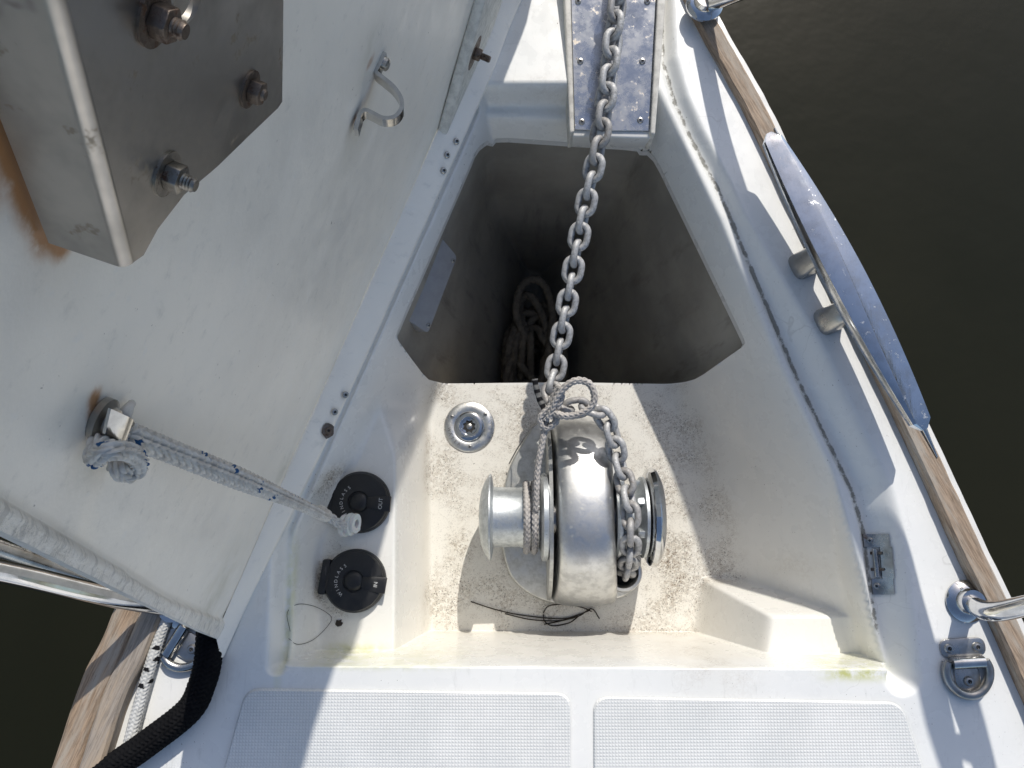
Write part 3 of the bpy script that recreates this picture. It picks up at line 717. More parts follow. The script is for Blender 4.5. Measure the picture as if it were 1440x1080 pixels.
me = from_lists(v, f, 'top_flange', 40); bm = bmesh.new(); bm.from_mesh(me); bmesh.ops.recalc_face_normals(bm, faces=bm.faces); bm.to_mesh(me); bm.free(); finish(me, 40)
mesh_obj('top_flange', me, M['bracket'], br)
def bolt(parent, P, n, r, stud, mat, washer=1.9):
    nut = [(r * 1.25 * math.cos(R(60 * i)), r * 1.25 * math.sin(R(60 * i))) for i in range(6)]
    nz_ = mesh_obj('nut', moved(prism(nut, r * .25, r * 1.45, r * .12, 2), frame(P, n, (random.random(), .3, 1))), mat, parent)
    mesh_obj('washer', moved(lathe([(0, 0), (r * washer, 0), (r * washer, r * .25), (0, r * .25)], 28), frame(P, n)), mat, nz_)
    th = [(0, r * .3)]
    z = r * 1.4; th.append((r * .62, z))
    while z < r * 1.45 + stud: th += [(r * .66, z + r * .08), (r * .54, z + r * .22)]; z += r * .26
    th += [(r * .5, z + r * .1), (0, z + r * .1)]
    mesh_obj('threaded_stud', moved(lathe(th, 16, smooth=50, close=False), frame(P, n)), mat, nz_)
for px, py, r, st, m in ((241, 247, .0054, .0045, M['tarnish']), (358, 128, .0050, .0005, M['rustbolt']), (222, 28, .0056, .004, M['rustbolt'])):
    bolt(br, lid_px(px - 8, py - 3, DB), ln, r, st, m)

# saddle strap on the lid
st = thing('saddle_strap', lid_px(524, 85), 'small bent steel saddle strap bolted to the lid near its upper middle', 'saddle')
s1, u1 = lpx(523, 84); s2, u2 = lpx(504, 176); um = (u1 + u2) / 2; Ls = s1 - s2
spx = [(525, 72), (523, 82), (521, 94), (525, 104), (538, 114), (553, 127), (563, 143), (563, 157), (554, 168), (538, 170), (523, 163), (513, 159), (506, 164), (503, 174), (500, 186)]
sp_ = [on(x, y, lid(0, um, 0), lu) - LA for x, y in spx]; sp_ = [Vector((q.dot(hd), max(.0015, q.dot(ln)), 0)) for q in sp_]
n0_ = min(q.y for q in sp_[:3] + sp_[-3:]); sp_ = [Vector((q.x, max(.0015, q.y - n0_ + .0015), 0)) for q in sp_]
pc = catmull(sp_, .0012); v, f = [], []
for i, p in enumerate(pc):
    t = (pc[min(i + 1, len(pc) - 1)] - pc[max(0, i - 1)]).normalized(); nr = Vector((-t.y, t.x, 0))
    for a, b in ((1, -.0075), (1, .0075), (-1, .0075), (-1, -.0075)):
        q = p + nr * a * .0019; v.append(lid(q.x, um + b, q.y + .001))
for i in range(len(pc) - 1):
    for j in range(4): f.append((i * 4 + j, i * 4 + (j + 1) % 4, (i + 1) * 4 + (j + 1) % 4, (i + 1) * 4 + j))
f.append((0, 1, 2, 3)); f.append(tuple(len(v) - 4 + j for j in range(4)))
me = from_lists(v, f, 'strap', 40); bm = bmesh.new(); bm.from_mesh(me); bmesh.ops.recalc_face_normals(bm, faces=bm.faces); bm.to_mesh(me); bm.free(); finish(me, 40)
mesh_obj('strap', me, M['steel'], st)
for s_, u_ in ((pc[6].x, um), (pc[-8].x, um)):
    mesh_obj('bolt_head', moved(lathe([(0, 0), (.0065, 0), (.0062, .004), (.004, .0055), (0, .0058)], 20), frame(lid(s_, u_, .004), ln)), M['stained'], st)

# stud bolt on the lid's bow flange
sb = thing('flange_bolt', lid_px(664, 76, .012), 'rusty stud with nut and big washer near the bow end of the lid', 'bolt')
bolt(sb, lid_px(666, 74, .014), ln, .0082, .014, M['rustbolt'], 3.2)

# lanyard anchor on the lid
an = thing('lanyard_clip', lid_px(138, 588), 'bent steel clip screwed to the lid holding the white lanyard', 'clip')
P = lid_px(140, 588, .0)
mesh_obj('round_base', moved(lathe([(0, 0), (.0135, 0), (.0135, .004), (.0095, .0065), (.0085, .009), (.004, .0095), (.0035, .006), (0, .006)], 28), frame(P, ln)), M['stained'], an)
ta, tb, tc = lid_px(150, 592, .010), lid_px(182, 606, .014), lid_px(186, 619, .006)
wv = (lid_px(146, 580, .012) - lid_px(140, 606, .012)).normalized() * .0085
pc = [ta, ta.lerp(tb, .55) + ln * .002, tb, tc]
v, f = [], []
for p in pc:
    for a, b in ((1, .0009), (-1, .0009), (-1, -.0009), (1, -.0009)): v.append(p + wv * a + ln * b)
for i in range(3):
    for j in range(4): f.append((i * 4 + j, i * 4 + (j + 1) % 4, (i + 1) * 4 + (j + 1) % 4, (i + 1) * 4 + j))
f += [(0, 1, 2, 3), (12, 13, 14, 15)]
me = from_lists(v, f, 'tongue', 30); bm = bmesh.new(); bm.from_mesh(me); bmesh.ops.recalc_face_normals(bm, faces=bm.faces); bm.to_mesh(me); bm.free(); finish(me, 30)
mesh_obj('tongue', me, M['steel'], an)
screw(an, P + ln * .009, ln, .006)

# white lanyard from the lid to the shelf
def flk(seed, dens, col=1.0):
    rr_ = random.Random(seed); marks = [(rr_.random() * .5, rr_.random() * 6.28) for _ in range(dens)]
    def g(s, th, t):
        for a, b in marks:
            if abs(s - a) < .0032 and abs(((th - b + math.pi) % (2 * math.pi)) - math.pi) < .55 + (s - a) * 60: return (col, 0, 0, 1)
        return (0, 0, 0, 1)
    return g
ly = thing('lanyard', at(488, 742, ZS + .02), 'whitish braided lanyard tying the open lid to the left shelf', 'rope')
hk = lid_px(178, 610, .009)
pe_ = at(482, 738, -.05)
path = [hk] + [hk.lerp(pe_, t) + Vector((0, 0, -.03 * math.sin(math.pi * t))) for t in (.2, .4, .6, .8)] + [at(452, 717, .0), at(470, 732, -.035), at(484, 740, -.052)]
mesh_obj('rope', tube(path, lambda t: .0085 - .001 * t + .0022 * math.exp(-((t - .3) / .16) ** 2), .0011, 40, 'chevron', fleck=flk(3, 14), pitch=.020, ncol=5, amp=1.15), M['ropewhite'], ly)
c = lid_px(168, 648, .014)
loop = [lid_px(172, 612, .006), lid_px(140, 622, .008), lid_px(133, 645, .012), lid_px(150, 634, .024), lid_px(176, 634, .026), lid_px(194, 646, .024), lid_px(192, 662, .020), lid_px(176, 667, .017), lid_px(165, 657, .015), lid_px(172, 650, .010)]
mesh_obj('rope_tail', tube(loop, .0062, .0008, 40, 'chevron', fleck=flk(9, 20), pitch=.0125, ncol=4, amp=1.25), M['ropewhite'], ly)
tl_ = [lid_px(172, 596, .004), lid_px(176, 582, .006), lid_px(186, 566, .004)]
mesh_obj('rope_end', tube(tl_, lambda t: .006 * (1 - .6 * t), .0015, 18, 'knit', fleck=flk(4, 3), pitch=.009), M['ropewhite'], ly)
th_ = thing('lanyard_eye', at(490, 740, ZS), 'clear white plastic eye fixed beside the upper black switch', 'rope eye')
Pe = at(490, 738, -.062)
for k, (dx, rr0) in enumerate(((-.006, .0165), (.003, .017), (.010, .015))):
    me = lathe([(rr0 * .45, -.0035), (rr0, -.0035), (rr0 * 1.06, 0), (rr0, .0035), (rr0 * .45, .0035), (rr0 * .45, -.0035)], 30, smooth=50, close=False)
    mesh_obj('lobe', moved(me, frame(Pe + Vector((dx, dx * .2, 0)), (.92, -.1, .38), (0, 1, 0)) @ Matrix.Diagonal((1, .8, 1, 1))), M['plastic'], th_)
mesh_obj('base', hexa([Pe + Vector((x, y, ZS - .062 + .062 - Pe.z + .0 if False else (ZS - Pe.z))) for x, y in ((-.010, -.012), (.014, -.012), (.014, .012), (-.010, .012))] + [Pe + Vector((x, y, -.006)) for x, y in ((-.006, -.008), (.011, -.008), (.011, .008), (-.006, .008))], .003, 3), M['plastic'], th_)

# ------------------------------------------------------------------ windlass
ZA = ZF + .108
wl = thing('windlass', at(800, 740, ZF), 'polished alloy horizontal anchor windlass standing on the recess floor', 'windlass')
def wx(px): return at(px, 727, ZA).x
ay = at(800, 727, ZA).y
AXF = frame((0, ay, ZA), (1, 0, 0), (0, 0, 1))     # lathe axis along +X
def spin(name, prof, mat, seg=48, smooth=35, close=True):
    return mesh_obj(name, moved(lathe([(r, x) for x, r in prof], seg, name, smooth, close), AXF), mat, wl)
rim_r = .072
spin('drum_flange', [(wx(673.5), 0), (wx(674), .022), (wx(676.5), .043), (wx(681), .058), (wx(686), .068), (wx(688.5), .0725), (wx(690.5), .0725), (wx(692), .066), (wx(694), .052), (wx(694), 0)], M['drum'])
spin('drum', [(wx(694), 0), (wx(694), .0515), (wx(697), .0505), (wx(730), .0495), (wx(736), .0515), (wx(736), 0)], M['drum'])
spin('drum_disc', [(wx(735), 0), (wx(735), .050), (wx(757), .051), (wx(759), .054), (wx(761), .069), (wx(763), .0735), (wx(769), .0735), (wx(771), .070), (wx(771), 0)], M['drum'])
spin('shaft', [(wx(770), .0), (wx(770), .03), (wx(870), .03), (wx(870), 0)], M['stained'])
# body: rounded loaf along Y
bprof = [((.190 if t > 0 else .151) * math.copysign(abs(math.sin(R(t))) ** .92, t), .177 * max(0, math.cos(R(t))) ** .95) for t in range(-90, 91, 10)]
bp = catmull([Vector((a, b, 0)) for a, b in bprof], .006)
x0, x1 = wx(776), wx(864); v, f = [], []
cols = [(-1, .80), (-.995, .86), (-.97, .905), (-.92, .938), (-.82, .966), (-.62, .985), (-.34, .996), (0, 1.0), (.34, .996), (.62, .985), (.82, .966), (.92, .938), (.97, .905), (.995, .86), (1, .80)]
cy0 = ay - .006
for q in bp:
    hw = (x1 - x0) / 2 * (1.02 - .12 * max(0, q.y / .176) + .05 * max(0, -q.x / .15) * (1 - q.y / .176)); xc = (x0 + x1) / 2 + .004 * max(0, -q.x / .15)
    for a, sc in cols: v.append((xc + hw * a * (1 + (.16 * (1 - q.y / .177) if a > 0 else 0)), cy0 + q.x * sc, ZF + q.y * sc if q.y > .001 else ZF - .001))
K = len(cols)
for i in range(len(bp) - 1):
    for j in range(K - 1): f.append((i * K + j, i * K + j + 1, (i + 1) * K + j + 1, (i + 1) * K + j))
f.append(tuple(i * K for i in range(len(bp)))); f.append(tuple(i * K + K - 1 for i in range(len(bp))))
me = from_lists(v, f, 'body', 180); bm = bmesh.new(); bm.from_mesh(me); bmesh.ops.recalc_face_normals(bm, faces=bm.faces); bm.to_mesh(me); bm.free(); finish(me, 60)
mesh_obj('body', me, M['alloy'], wl)
# seam flange beside the body
v, f = [], []
for q in bp:
    for xx, sc in ((wx(771), .88), (wx(771), .925), (wx(776), .935), (wx(776), .88)): v.append((xx, cy0 + q.x * sc, ZF + q.y * sc))
for i in range(len(bp) - 1):
    for j in range(4): f.append((i * 4 + j, i * 4 + (j + 1) % 4, (i + 1) * 4 + (j + 1) % 4, (i + 1) * 4 + j))
f.append(tuple(i * 4 for i in range(len(bp))))
me = from_lists(v, f, 'side_cover', 40); bm = bmesh.new(); bm.from_mesh(me); bmesh.ops.recalc_face_normals(bm, faces=bm.faces); bm.to_mesh(me); bm.free(); finish(me, 40)
mesh_obj('side_cover', me, M['basealloy'], wl)
# teardrop base plate
bpx = [(757, 588), (735, 622), (717, 655), (708, 690), (705, 730), (706, 768), (716, 806), (733, 827), (757, 842), (785, 850), (820, 852), (852, 846), (880, 838), (896, 822), (899, 800), (892, 770), (880, 700), (866, 640), (850, 618), (820, 606), (785, 596)]
bb = catmull([at(x, y, ZF + .012) for x, y in bpx + bpx[:1]], .008)[:-1]
mesh_obj('base_plate', prism([(p.x, p.y) for p in bb], ZF - .002, ZF + .013, .004, 3), M['basealloy'], wl)
# chain pipe collar
cp = at(874, 804, ZF + .03)
mesh_obj('chain_pipe', moved(lathe([(.035, .0), (.0345, .040), (.032, .047), (.027, .048), (.0235, .043), (.0225, .0)], 40, close=False), frame((cp.x, cp.y, ZF + .005), (0, 0, 1))), M['alloy'], wl)
mesh_obj('pipe_mouth', moved(lathe([(0, 0), (.0228, 0), (.0228, .003), (0, .003)], 32), frame((cp.x, cp.y, ZF + .014), (0, 0, 1))), M['dark'], wl)
# gypsy with pockets
gy_prof = [(wx(862), 0), (wx(862), .064), (wx(865), .068), (wx(869), .068), (wx(873), .058), (wx(878), .047), (wx(887), .045), (wx(893), .050), (wx(898), .062), (wx(901), .068), (wx(905), .068), (wx(906), .064), (wx(906), 0)]
spin('gypsy', gy_prof, M['drum'])
for k in range(7):
    a = 2 * math.pi * k / 7 + .25; cdir_ = Vector((0, math.cos(a), math.sin(a)))
    for xx, sx in ((wx(871), 1), (wx(896), -1)):
        Pt = Vector((xx, ay, ZA)) + cdir_ * .055
        mesh_obj('gypsy_tooth', moved(prism(rrect(.016, .012, .004, 3), -.008, .008, .002, 2), frame(Pt, cdir_, (1, 0, 0))), M['drum'], wl)
spin('gypsy_cap', [(wx(908), 0), (wx(908), .074), (wx(911), .081), (wx(917), .0835), (wx(921), .081), (wx(926), .070), (wx(929), .052), (wx(931), .03), (wx(931.5), 0)], M['chrome'], 64)
spin('clutch_ring', [(wx(905), 0), (wx(905), .060), (wx(909), .060), (wx(909), 0)], M['dark'])

# ------------------------------------------------------------------ anchor chain, link by link
def link_mesh(r=.005, half=.0065, R0=.013):
    path = []
    for k in range(10): a = -math.pi / 2 + math.pi * k / 9; path.append((half + R0 * math.cos(a), R0 * math.sin(a)))
    for k in range(10): a = math.pi / 2 + math.pi * k / 9; path.append((-half + R0 * math.cos(a), R0 * math.sin(a)))
    v, f = [], []; n = len(path); sg = 10
    for i, (x, y) in enumerate(path):
        x2, y2 = path[(i + 1) % n]; x1, y1 = path[i - 1]; t = Vector((x2 - x1, y2 - y1, 0)).normalized(); nr = Vector((t.y, -t.x, 0))
        for k in range(sg):
            a = 2 * math.pi * k / sg; q = Vector((x, y, 0)) + nr * (r * math.cos(a)) + Vector((0, 0, 1)) * (r * math.sin(a)); v.append(q)
    for i in range(n):
        for k in range(sg): f.append((i * sg + k, ((i + 1) % n) * sg + k, ((i + 1) % n) * sg + (k + 1) % sg, i * sg + (k + 1) % sg))
    me = from_lists(v, f, 'chain_link', 180); bm = bmesh.new(); bm.from_mesh(me); bmesh.ops.recalc_face_normals(bm, faces=bm.faces); bm.to_mesh(me); bm.free(); finish(me, 180)
    me.materials.append(M['galv']); return me
LINK = link_mesh(.0056, .0062, .0132)
topc = at(869, 0, .070); low = at(781, 520, -.118)
ext = topc + (topc - low).normalized() * .14
straight = [ext, topc, at(846, 180, .018), at(815, 330, -.046), low]
slack = [at(775, 548, -.108), at(790, 574, -.100), at(822, 572, -.094), at(848, 583, -.092), at(862, 612, -.100), at(869, 645, -.112), at(880, 682, -.108), at(886, 715, -.100), at(887, 750, -.106), at(886, 775, -.132), at(884, 792, -.165), at(880, 804, -.205), at(879, 808, -.250)]
chain = thing('anchor_chain', low, 'grey galvanised anchor chain running from the bow down onto the windlass', 'chain')
cpts = catmull(straight + slack, .001); L = 0; nxt = .004; k = 0; PITCH_L = .0275
acc = [0]
for a, b in zip(cpts, cpts[1:]): acc.append(acc[-1] + (b - a).length)
def on_chain(s):
    j = int(np.searchsorted(acc, s)) ; j = min(max(j, 1), len(cpts) - 1); return cpts[j]
s = .014
while s < acc[-1] - .016:
    P = (on_chain(s - .013) + on_chain(s + .013)) / 2; t = (on_chain(s + .013) - on_chain(s - .013)).normalized()
    frac = s / acc[-1]
    tw = R(np.interp(frac, [0, .18, .30, .45, .60, .72, 1], [48, 45, 22, 10, 8, 30, 4])) + R(random.uniform(-7, 7))
    ref = (CC - P).normalized() if frac < .85 else (P - Vector((P.x, ay, ZA))).normalized()
    nrm = (ref - t * ref.dot(t)).normalized()
    roll = tw + (math.pi / 2 if k % 2 else 0)
    nrm = Quaternion(t, roll) @ nrm
    mesh_obj('chain_link', LINK, None, chain, frame(P, nrm, t))
    s += PITCH_L; k += 1

# ------------------------------------------------------------------ grey lashing on drum and chain
ls = thing('lashing', at(770, 600, -.1), 'grey plaited rope lashing the chain to the windlass drum', 'rope')
dc = Vector((0, ay, ZA)); rd = .0565
def drum_pt(px, ang, r=rd): return Vector((wx(px), ay + r * math.cos(R(ang)), ZA + r * math.sin(R(ang))))
wrap = [drum_pt(740, a) for a in range(-150, 211, 20)] + [drum_pt(np.interp(a, [210, 320], [740, 751]), a) for a in range(230, 571, 20)]
up = [drum_pt(751, 415, rd + .001), drum_pt(752, 440, rd + .004), at(756, 660, -.098), at(763, 620, -.088), at(768, 592, -.082)]
knot = [at(771, 578, -.076), at(783, 590, -.074), at(768, 602, -.080), at(760, 588, -.076), at(775, 572, -.066)]
bow = [at(783, 560, -.055), at(796, 543, -.045), at(812, 535, -.040), at(829, 540, -.042), at(836, 558, -.046), at(830, 574, -.052), at(812, 583, -.058), at(793, 585, -.062), at(778, 580, -.066)]
mesh_obj('drum_turns', tube(wrap, .0062, .0011, 24, 'chevron', pitch=.0125, fleck=lambda s, t, a: (0, 0, 0, 1)), M['ropegrey'], ls)
mesh_obj('standing_part', tube([drum_pt(752, 405, rd + .001)] + up, .0058, .0011, 24, 'chevron', pitch=.0125, fleck=lambda s, t, a: (0, 0, 0, 1)), M['ropegrey'], ls)
mesh_obj('knot', tube(knot + [at(786, 566, -.060)], .0060, .0011, 24, 'chevron', pitch=.0125, fleck=lambda s, t, a: (0, 0, 0, 1)), M['ropegrey'], ls)
mesh_obj('bow_loop', tube([at(772, 588, -.070)] + bow, .0062, .0011, 24, 'chevron', pitch=.0125, fleck=lambda s, t, a: (0, 0, 0, 1)), M['ropegrey'], ls)
mesh_obj('second_loop', tube([at(768, 592, -.075), at(774, 570, -.068), at(781, 552, -.06), at(786, 545, -.055), at(790, 556, -.058), at(783, 576, -.066)], .0056, .0011, 24, 'chevron', pitch=.0125, fleck=lambda s, t, a: (0, 0, 0, 1)), M['ropegrey'], ls)
mesh_obj('taped_tail', tube([at(768, 580, -.082), at(759, 562, -.085), at(754, 545, -.082), at(752, 533, -.080)], .0052, .0015, 18, 'knit', pitch=.02, fleck=lambda s, t, a: ((1 if int(s / .007) % 2 else .75), 0, 0, 1)), M['ropefleck'], ls)
mesh_obj('thin_line', tube([at(765, 588, -.085), at(745, 605, -.16), at(728, 630, -.23), at(716, 652, ZF + .016)], .0013, .003, 8), M['ropegrey'], ls)
loose = [drum_pt(735, -60, rd + .004), drum_pt(742, -45, rd + .008), drum_pt(750, -40, rd + .01), drum_pt(753, -20, rd + .006)]
mesh_obj('lower_turn', tube(loose, .0058, .0011, 24, 'chevron', pitch=.0125, fleck=lambda s, t, a: (0, 0, 0, 1)), M['ropegrey'], ls)

# ------------------------------------------------------------------ lettering helper (flat print)
def letter_mesh(ch, size):
    cu = bpy.data.curves.new('t', 'FONT'); cu.body = ch; cu.size = size; cu.align_x = 'CENTER'; cu.align_y = 'CENTER'; cu.extrude = .00015
    ob = bpy.data.objects.new('t', cu); COL.objects.link(ob)
    dg = bpy.context.evaluated_depsgraph_get(); me = bpy.data.meshes.new_from_object(ob.evaluated_get(dg))
    bpy.data.objects.remove(ob); bpy.data.curves.remove(cu); me.materials.clear(); return me
def arc_text(word, size, rad, a0, a1, C, flip=False):
    out = []
    for i, ch in enumerate(word):
        a = R(a0 + (a1 - a0) * i / max(1, len(word) - 1)); P = C + Vector((math.cos(a) * rad, math.sin(a) * rad, 0))
        rot = a - math.pi / 2 if not flip else a + math.pi / 2
        out.append(moved(letter_mesh(ch, size), Matrix.Translation(P) @ Matrix.Rotation(rot, 4, 'Z')))
    return merge(out, 'lettering')

# ------------------------------------------------------------------ foot switches
def foot_switch(px, py, word, label, rot, letters='WINDLASS'):
    C = at(px, py, ZS + .012); z0 = surf_z(C.x, C.y); C = Vector((C.x, C.y, z0))
    t = thing('foot_switch', C, label, 'switch', 'windlass foot switches on the shelf')
    rz = Matrix.Translation(C) @ Matrix.Rotation(rot, 4, 'Z'); r = .0485
    mesh_obj('base_ring', moved(lathe([(0, 0), (r * 1.02, 0), (r * 1.02, .006), (r * .98, .010), (0, .010)], 56), rz), M['black'], t)
    mesh_obj('cover', moved(lathe([(0, .0095), (r * .965, .0105), (r * .965, .014), (r * .93, .0165), (r * .52, .0185), (r * .36, .0185), (r * .33, .0165), (r * .31, .0165), (r * .30, .0178), (r * .2, .0205), (0, .0212)], 56, close=False, smooth=50), rz), M['black'], t)
    mesh_obj('hinge_lug', moved(prism(rrect(.012, .054, .003, 3), .0, .0165, .0015, 2), rz @ Matrix.Translation((-r * .98, 0, 0))), M['black'], t)
    mesh_obj('hinge_slot', moved(prism(rrect(.003, .034, .001, 2), .0140, .0172, 0), rz @ Matrix.Translation((-r * .86, 0, .0004))), M['dark'], t)
    tab = [(.013, -.008), (.030, -.0115), (r + .003, -.0125), (r + .003, .0125), (.030, .0115), (.013, .008)]
    mesh_obj('latch_tab', moved(prism(tab, .012, .0192, .0012, 2), rz), M['black'], t)
    tx = arc_text(letters, .0072, r * .56, 232, 128, Vector((0, 0, .0189)))
    mesh_obj('lettering', moved(tx, rz), M['print'], t)
    me = letter_mesh(word, .0085)
    mesh_obj('lettering', moved(me, rz @ Matrix.Translation((r * .74, 0, .0196)) @ Matrix.Rotation(R(90), 4, 'Z')), M['print'], t)
foot_switch(505, 706, 'OUT', 'round black windlass switch marked OUT, the upper of the two', R(-4))
foot_switch(498, 817, 'IN', 'round black windlass switch marked IN, the lower of the two', R(-8))

# ------------------------------------------------------------------ water filler cap
C = at(660, 600, ZF + .004); C.z = surf_z(C.x, C.y)
wf = thing('water_filler', C, 'round chrome deck filler marked WATER on the recess floor', 'deck filler')
r = .0475
fz = Matrix.Translation(C)
mesh_obj('flange', moved(lathe([(0, 0), (r, 0), (r, .0015), (r * .97, .0030), (r * .63, .0044), (r * .60, .0034), (0, .0034)], 56, smooth=50), fz), M['worn'], wf)
star = []
for i in range(16): a = 2 * math.pi * i / 16; q = r * (.27 if i % 2 else .20); star.append((q * math.cos(a), q * math.sin(a)))
mesh_obj('cap', moved(lathe([(r * .285, .0030), (r * .31, .0078), (r * .33, .0083), (r * .53, .0080), (r * .58, .0064), (r * .585, .0034)], 48, smooth=50, close=False), fz), M['steel'], wf)
mesh_obj('star_socket', moved(prism(star, .0052, .0058, 0), fz), M['dark'], wf)
# inner teeth of the star socket
v, f = [], []
for i in range(16):
    a = 2 * math.pi * i / 16; q = r * (.275 if i % 2 else .205)
    v += [(q * math.cos(a), q * math.sin(a), .0080), (q * math.cos(a), q * math.sin(a), .0058), (r * .315 * math.cos(a), r * .315 * math.sin(a), .0084)]
for i in range(16):
    j = (i + 1) % 16; f += [(i * 3, j * 3, j * 3 + 1, i * 3 + 1), (i * 3, i * 3 + 2, j * 3 + 2, j * 3)]
mesh_obj('socket_wall', moved(from_lists(v, f, 'sw', 30), fz), M['steel'], wf)
mesh_obj('key_plug', moved(lathe([(0, .0062), (r * .10, .0062), (r * .12, .0056), (r * .12, .0054)], 20, close=False), fz), M['stained'], wf)
for a in (38, 150, 272): screw(wf, C + Vector((math.cos(R(a)) * r * .79, math.sin(R(a)) * r * .79, .0038)), (0, 0, 1), .0038)
mesh_obj('lettering', moved(arc_text('WATER', .0078, r * .80, 188, 240, Vector((0, 0, .0043)), True), fz), M['etch'], wf)

# ------------------------------------------------------------------ long mooring cleat
c0, c1 = at(1081, 188, .064), at(1299, 604, .064)
cl = thing('mooring_cleat', at(1145, 410, 0), 'long polished mooring cleat on the right hand deck edge', 'cleat')
axd = (c1 - c0).normalized(); sd = Vector((axd.y, -axd.x, 0)).normalized(); sd = sd if sd.x > 0 else -sd; Lc = (c1 - c0).length
v, f = [], []; NSEC = 40
for i in range(NSEC + 1):
    t = i / NSEC; wv_ = .0140 + .0150 * (1 - abs(2 * t - 1.0) ** 2.0); en = min(1, min(t, 1 - t) / .012); wv_ *= .35 + .65 * math.sqrt(en)
    hh = (.013 + .016 * (1 - abs(2 * t - 1) ** 1.6)) * (.6 + .4 * math.sqrt(en))
    p = c0 + axd * (Lc * t)
    rp = .55 - 1.25 * t
    for a, b in ((-.72, -.55), (-1, -.25), (-1, .22), (-.92, .46), (rp, .62), (rp + .10, .62), (.86, .50), (1, .28), (1, -.1), (.6, -.55)): v.append(p + sd * (a * wv_) + Vector((0, 0, b * hh)))
K = 10
for i in range(NSEC):
    for j in range(K): f.append((i * K + j, i * K + (j + 1) % K, (i + 1) * K + (j + 1) % K, (i + 1) * K + j))
f.append(tuple(range(K))); f.append(tuple(NSEC * K + j for j in range(K)))
me = from_lists(v, f, 'bar', 22); bm = bmesh.new(); bm.from_mesh(me); bmesh.ops.recalc_face_normals(bm, faces=bm.faces); bm.to_mesh(me); bm.free(); finish(me, 22)
mesh_obj('bar', me, M['cleat'], cl)
for px, py in ((1131, 371), (1167, 449)):
    Fb = at(px, py, .004); z0 = surf_z(Fb.x, Fb.y); Fb.z = z0 - .003
    tt = (Fb - c0).dot(axd); Tb = c0 + axd * tt + sd * .004 + Vector((0, 0, -.010)); Mb = Fb.lerp(Tb, .35) + Vector((0, 0, .012)) - sd * .006
    v, f = [], []; NN = 20
    for P, a, b, k in ((Fb - Vector((0, 0, .004)), .0215, .0205, 3.2), (Fb + Vector((0, 0, .006)), .0215, .0205, 3.2), (Fb + Vector((0, 0, .018)) + sd * .003, .0205, .0185, 3.0), (Mb + sd * .006, .0185, .0165, 2.8), (Tb, .017, .014, 2.6)):
        for i in range(NN):
            an_ = 2 * math.pi * i / NN; c_, s_ = math.cos(an_), math.sin(an_)
            v.append(P + axd * (a * math.copysign(abs(c_) ** (2 / k), c_)) + sd * (b * math.copysign(abs(s_) ** (2 / k), s_)))
    for j in range(4):
        for i in range(NN): f.append((j * NN + i, j * NN + (i + 1) % NN, (j + 1) * NN + (i + 1) % NN, (j + 1) * NN + i))
    f.append(tuple(range(NN))[::-1]); f.append(tuple(4 * NN + i for i in range(NN)))
    me = from_lists(v, f, 'foot', 180); bm = bmesh.new(); bm.from_mesh(me); bmesh.ops.recalc_face_normals(bm, faces=bm.faces); bm.to_mesh(me); bm.free(); finish(me, 60)
    mesh_obj('foot', me, M['stained'], cl)
rs = thing('rub_strip', at(1300, 625, .03), 'thin half round metal rub strip on the rail under the cleat', 'rub strip')
ra, rb_ = at(1081, 180, .013), at(1309, 643, .013)
def rail_near(p, off): # point on the rail line nearest in y
    q = min(rfine, key=lambda r_: abs(r_.y - p.y)); return Vector((q.x + off, p.y, p.z))
path = [rail_near(ra.lerp(rb_, t), .010) for t in np.linspace(0, 1, 12)]
mesh_obj('strip', tube(path, lambda t: .0085 * min(1, .15 + 4.5 * min(t, 1 - t)), .006, 14, ref=(0, 0, 1)), M['steel'], rs)

# ------------------------------------------------------------------ latch plate on the right gutter
def on_surf(px, py, lift=0.0):
    z = -.03
    for _ in range(7):
        q = at(px, py, z); z = .3 * z + .7 * (surf_z(q.x, q.y) + lift)
    return at(px, py, z)
def conform(x0, x1, y0, y1, n0, n1, thick=.0022, lift=.0012, skew=0.0):
    v, f = [], []
    for i in range(n1 + 1):
        for j in range(n0 + 1):
            y = y0 + (y1 - y0) * i / n1; v.append(on_surf(x0 + (x1 - x0) * j / n0 + skew * (y - 790), y, lift + thick))
    m = len(v); W = n0 + 1
    v += [p - Vector((0, 0, thick + lift + .002)) for p in v]
    for i in range(n1):
        for j in range(n0): f += [(i * W + j, (i + 1) * W + j, (i + 1) * W + j + 1, i * W + j + 1)]
    ring_ = list(range(W)) + [i * W + n0 for i in range(1, n1 + 1)] + [n1 * W + j for j in range(n0 - 1, -1, -1)] + [i * W for i in range(n1 - 1, 0, -1)]
    for i in range(len(ring_)): p, q = ring_[i], ring_[(i + 1) % len(ring_)]; f.append((p, q, m + q, m + p))
    me = from_lists(v, f, 'plate', 40); bm = bmesh.new(); bm.from_mesh(me); bmesh.ops.recalc_face_normals(bm, faces=bm.faces); bm.to_mesh(me); bm.free(); return finish(me, 40)
lt = thing('latch_plate', on_surf(1237, 795), 'bent steel latch plate with two screws on the right rim of the recess', 'latch plate')
mesh_obj('plate', merge([conform(1217, 1253, 751, 769, 10, 6, skew=.08), conform(1239, 1256, 769, 814, 6, 12, skew=.08), conform(1224, 1254, 814, 836, 10, 6, skew=.08)]), M['stained'], lt)
mesh_obj('roller', tube([on_surf(1230, 772, .005), on_surf(1234, 811, .005)], .0042, .01, 14), M['stained'], lt)
mesh_obj('pin_tab', merge([conform(1226, 1240, 776, 780, 4, 2, lift=.004), conform(1227, 1243, 799, 803, 4, 2, lift=.004)]), M['rustbolt'], lt)
for px, py in ((1223, 760), (1233, 824)):
    P = on_surf(px, py, .0034); n_ = (on_surf(px + 6, py) - on_surf(px - 6, py)).cross(on_surf(px, py - 6) - on_surf(px, py + 6)).normalized()
    screw(lt, P, n_, .0048)

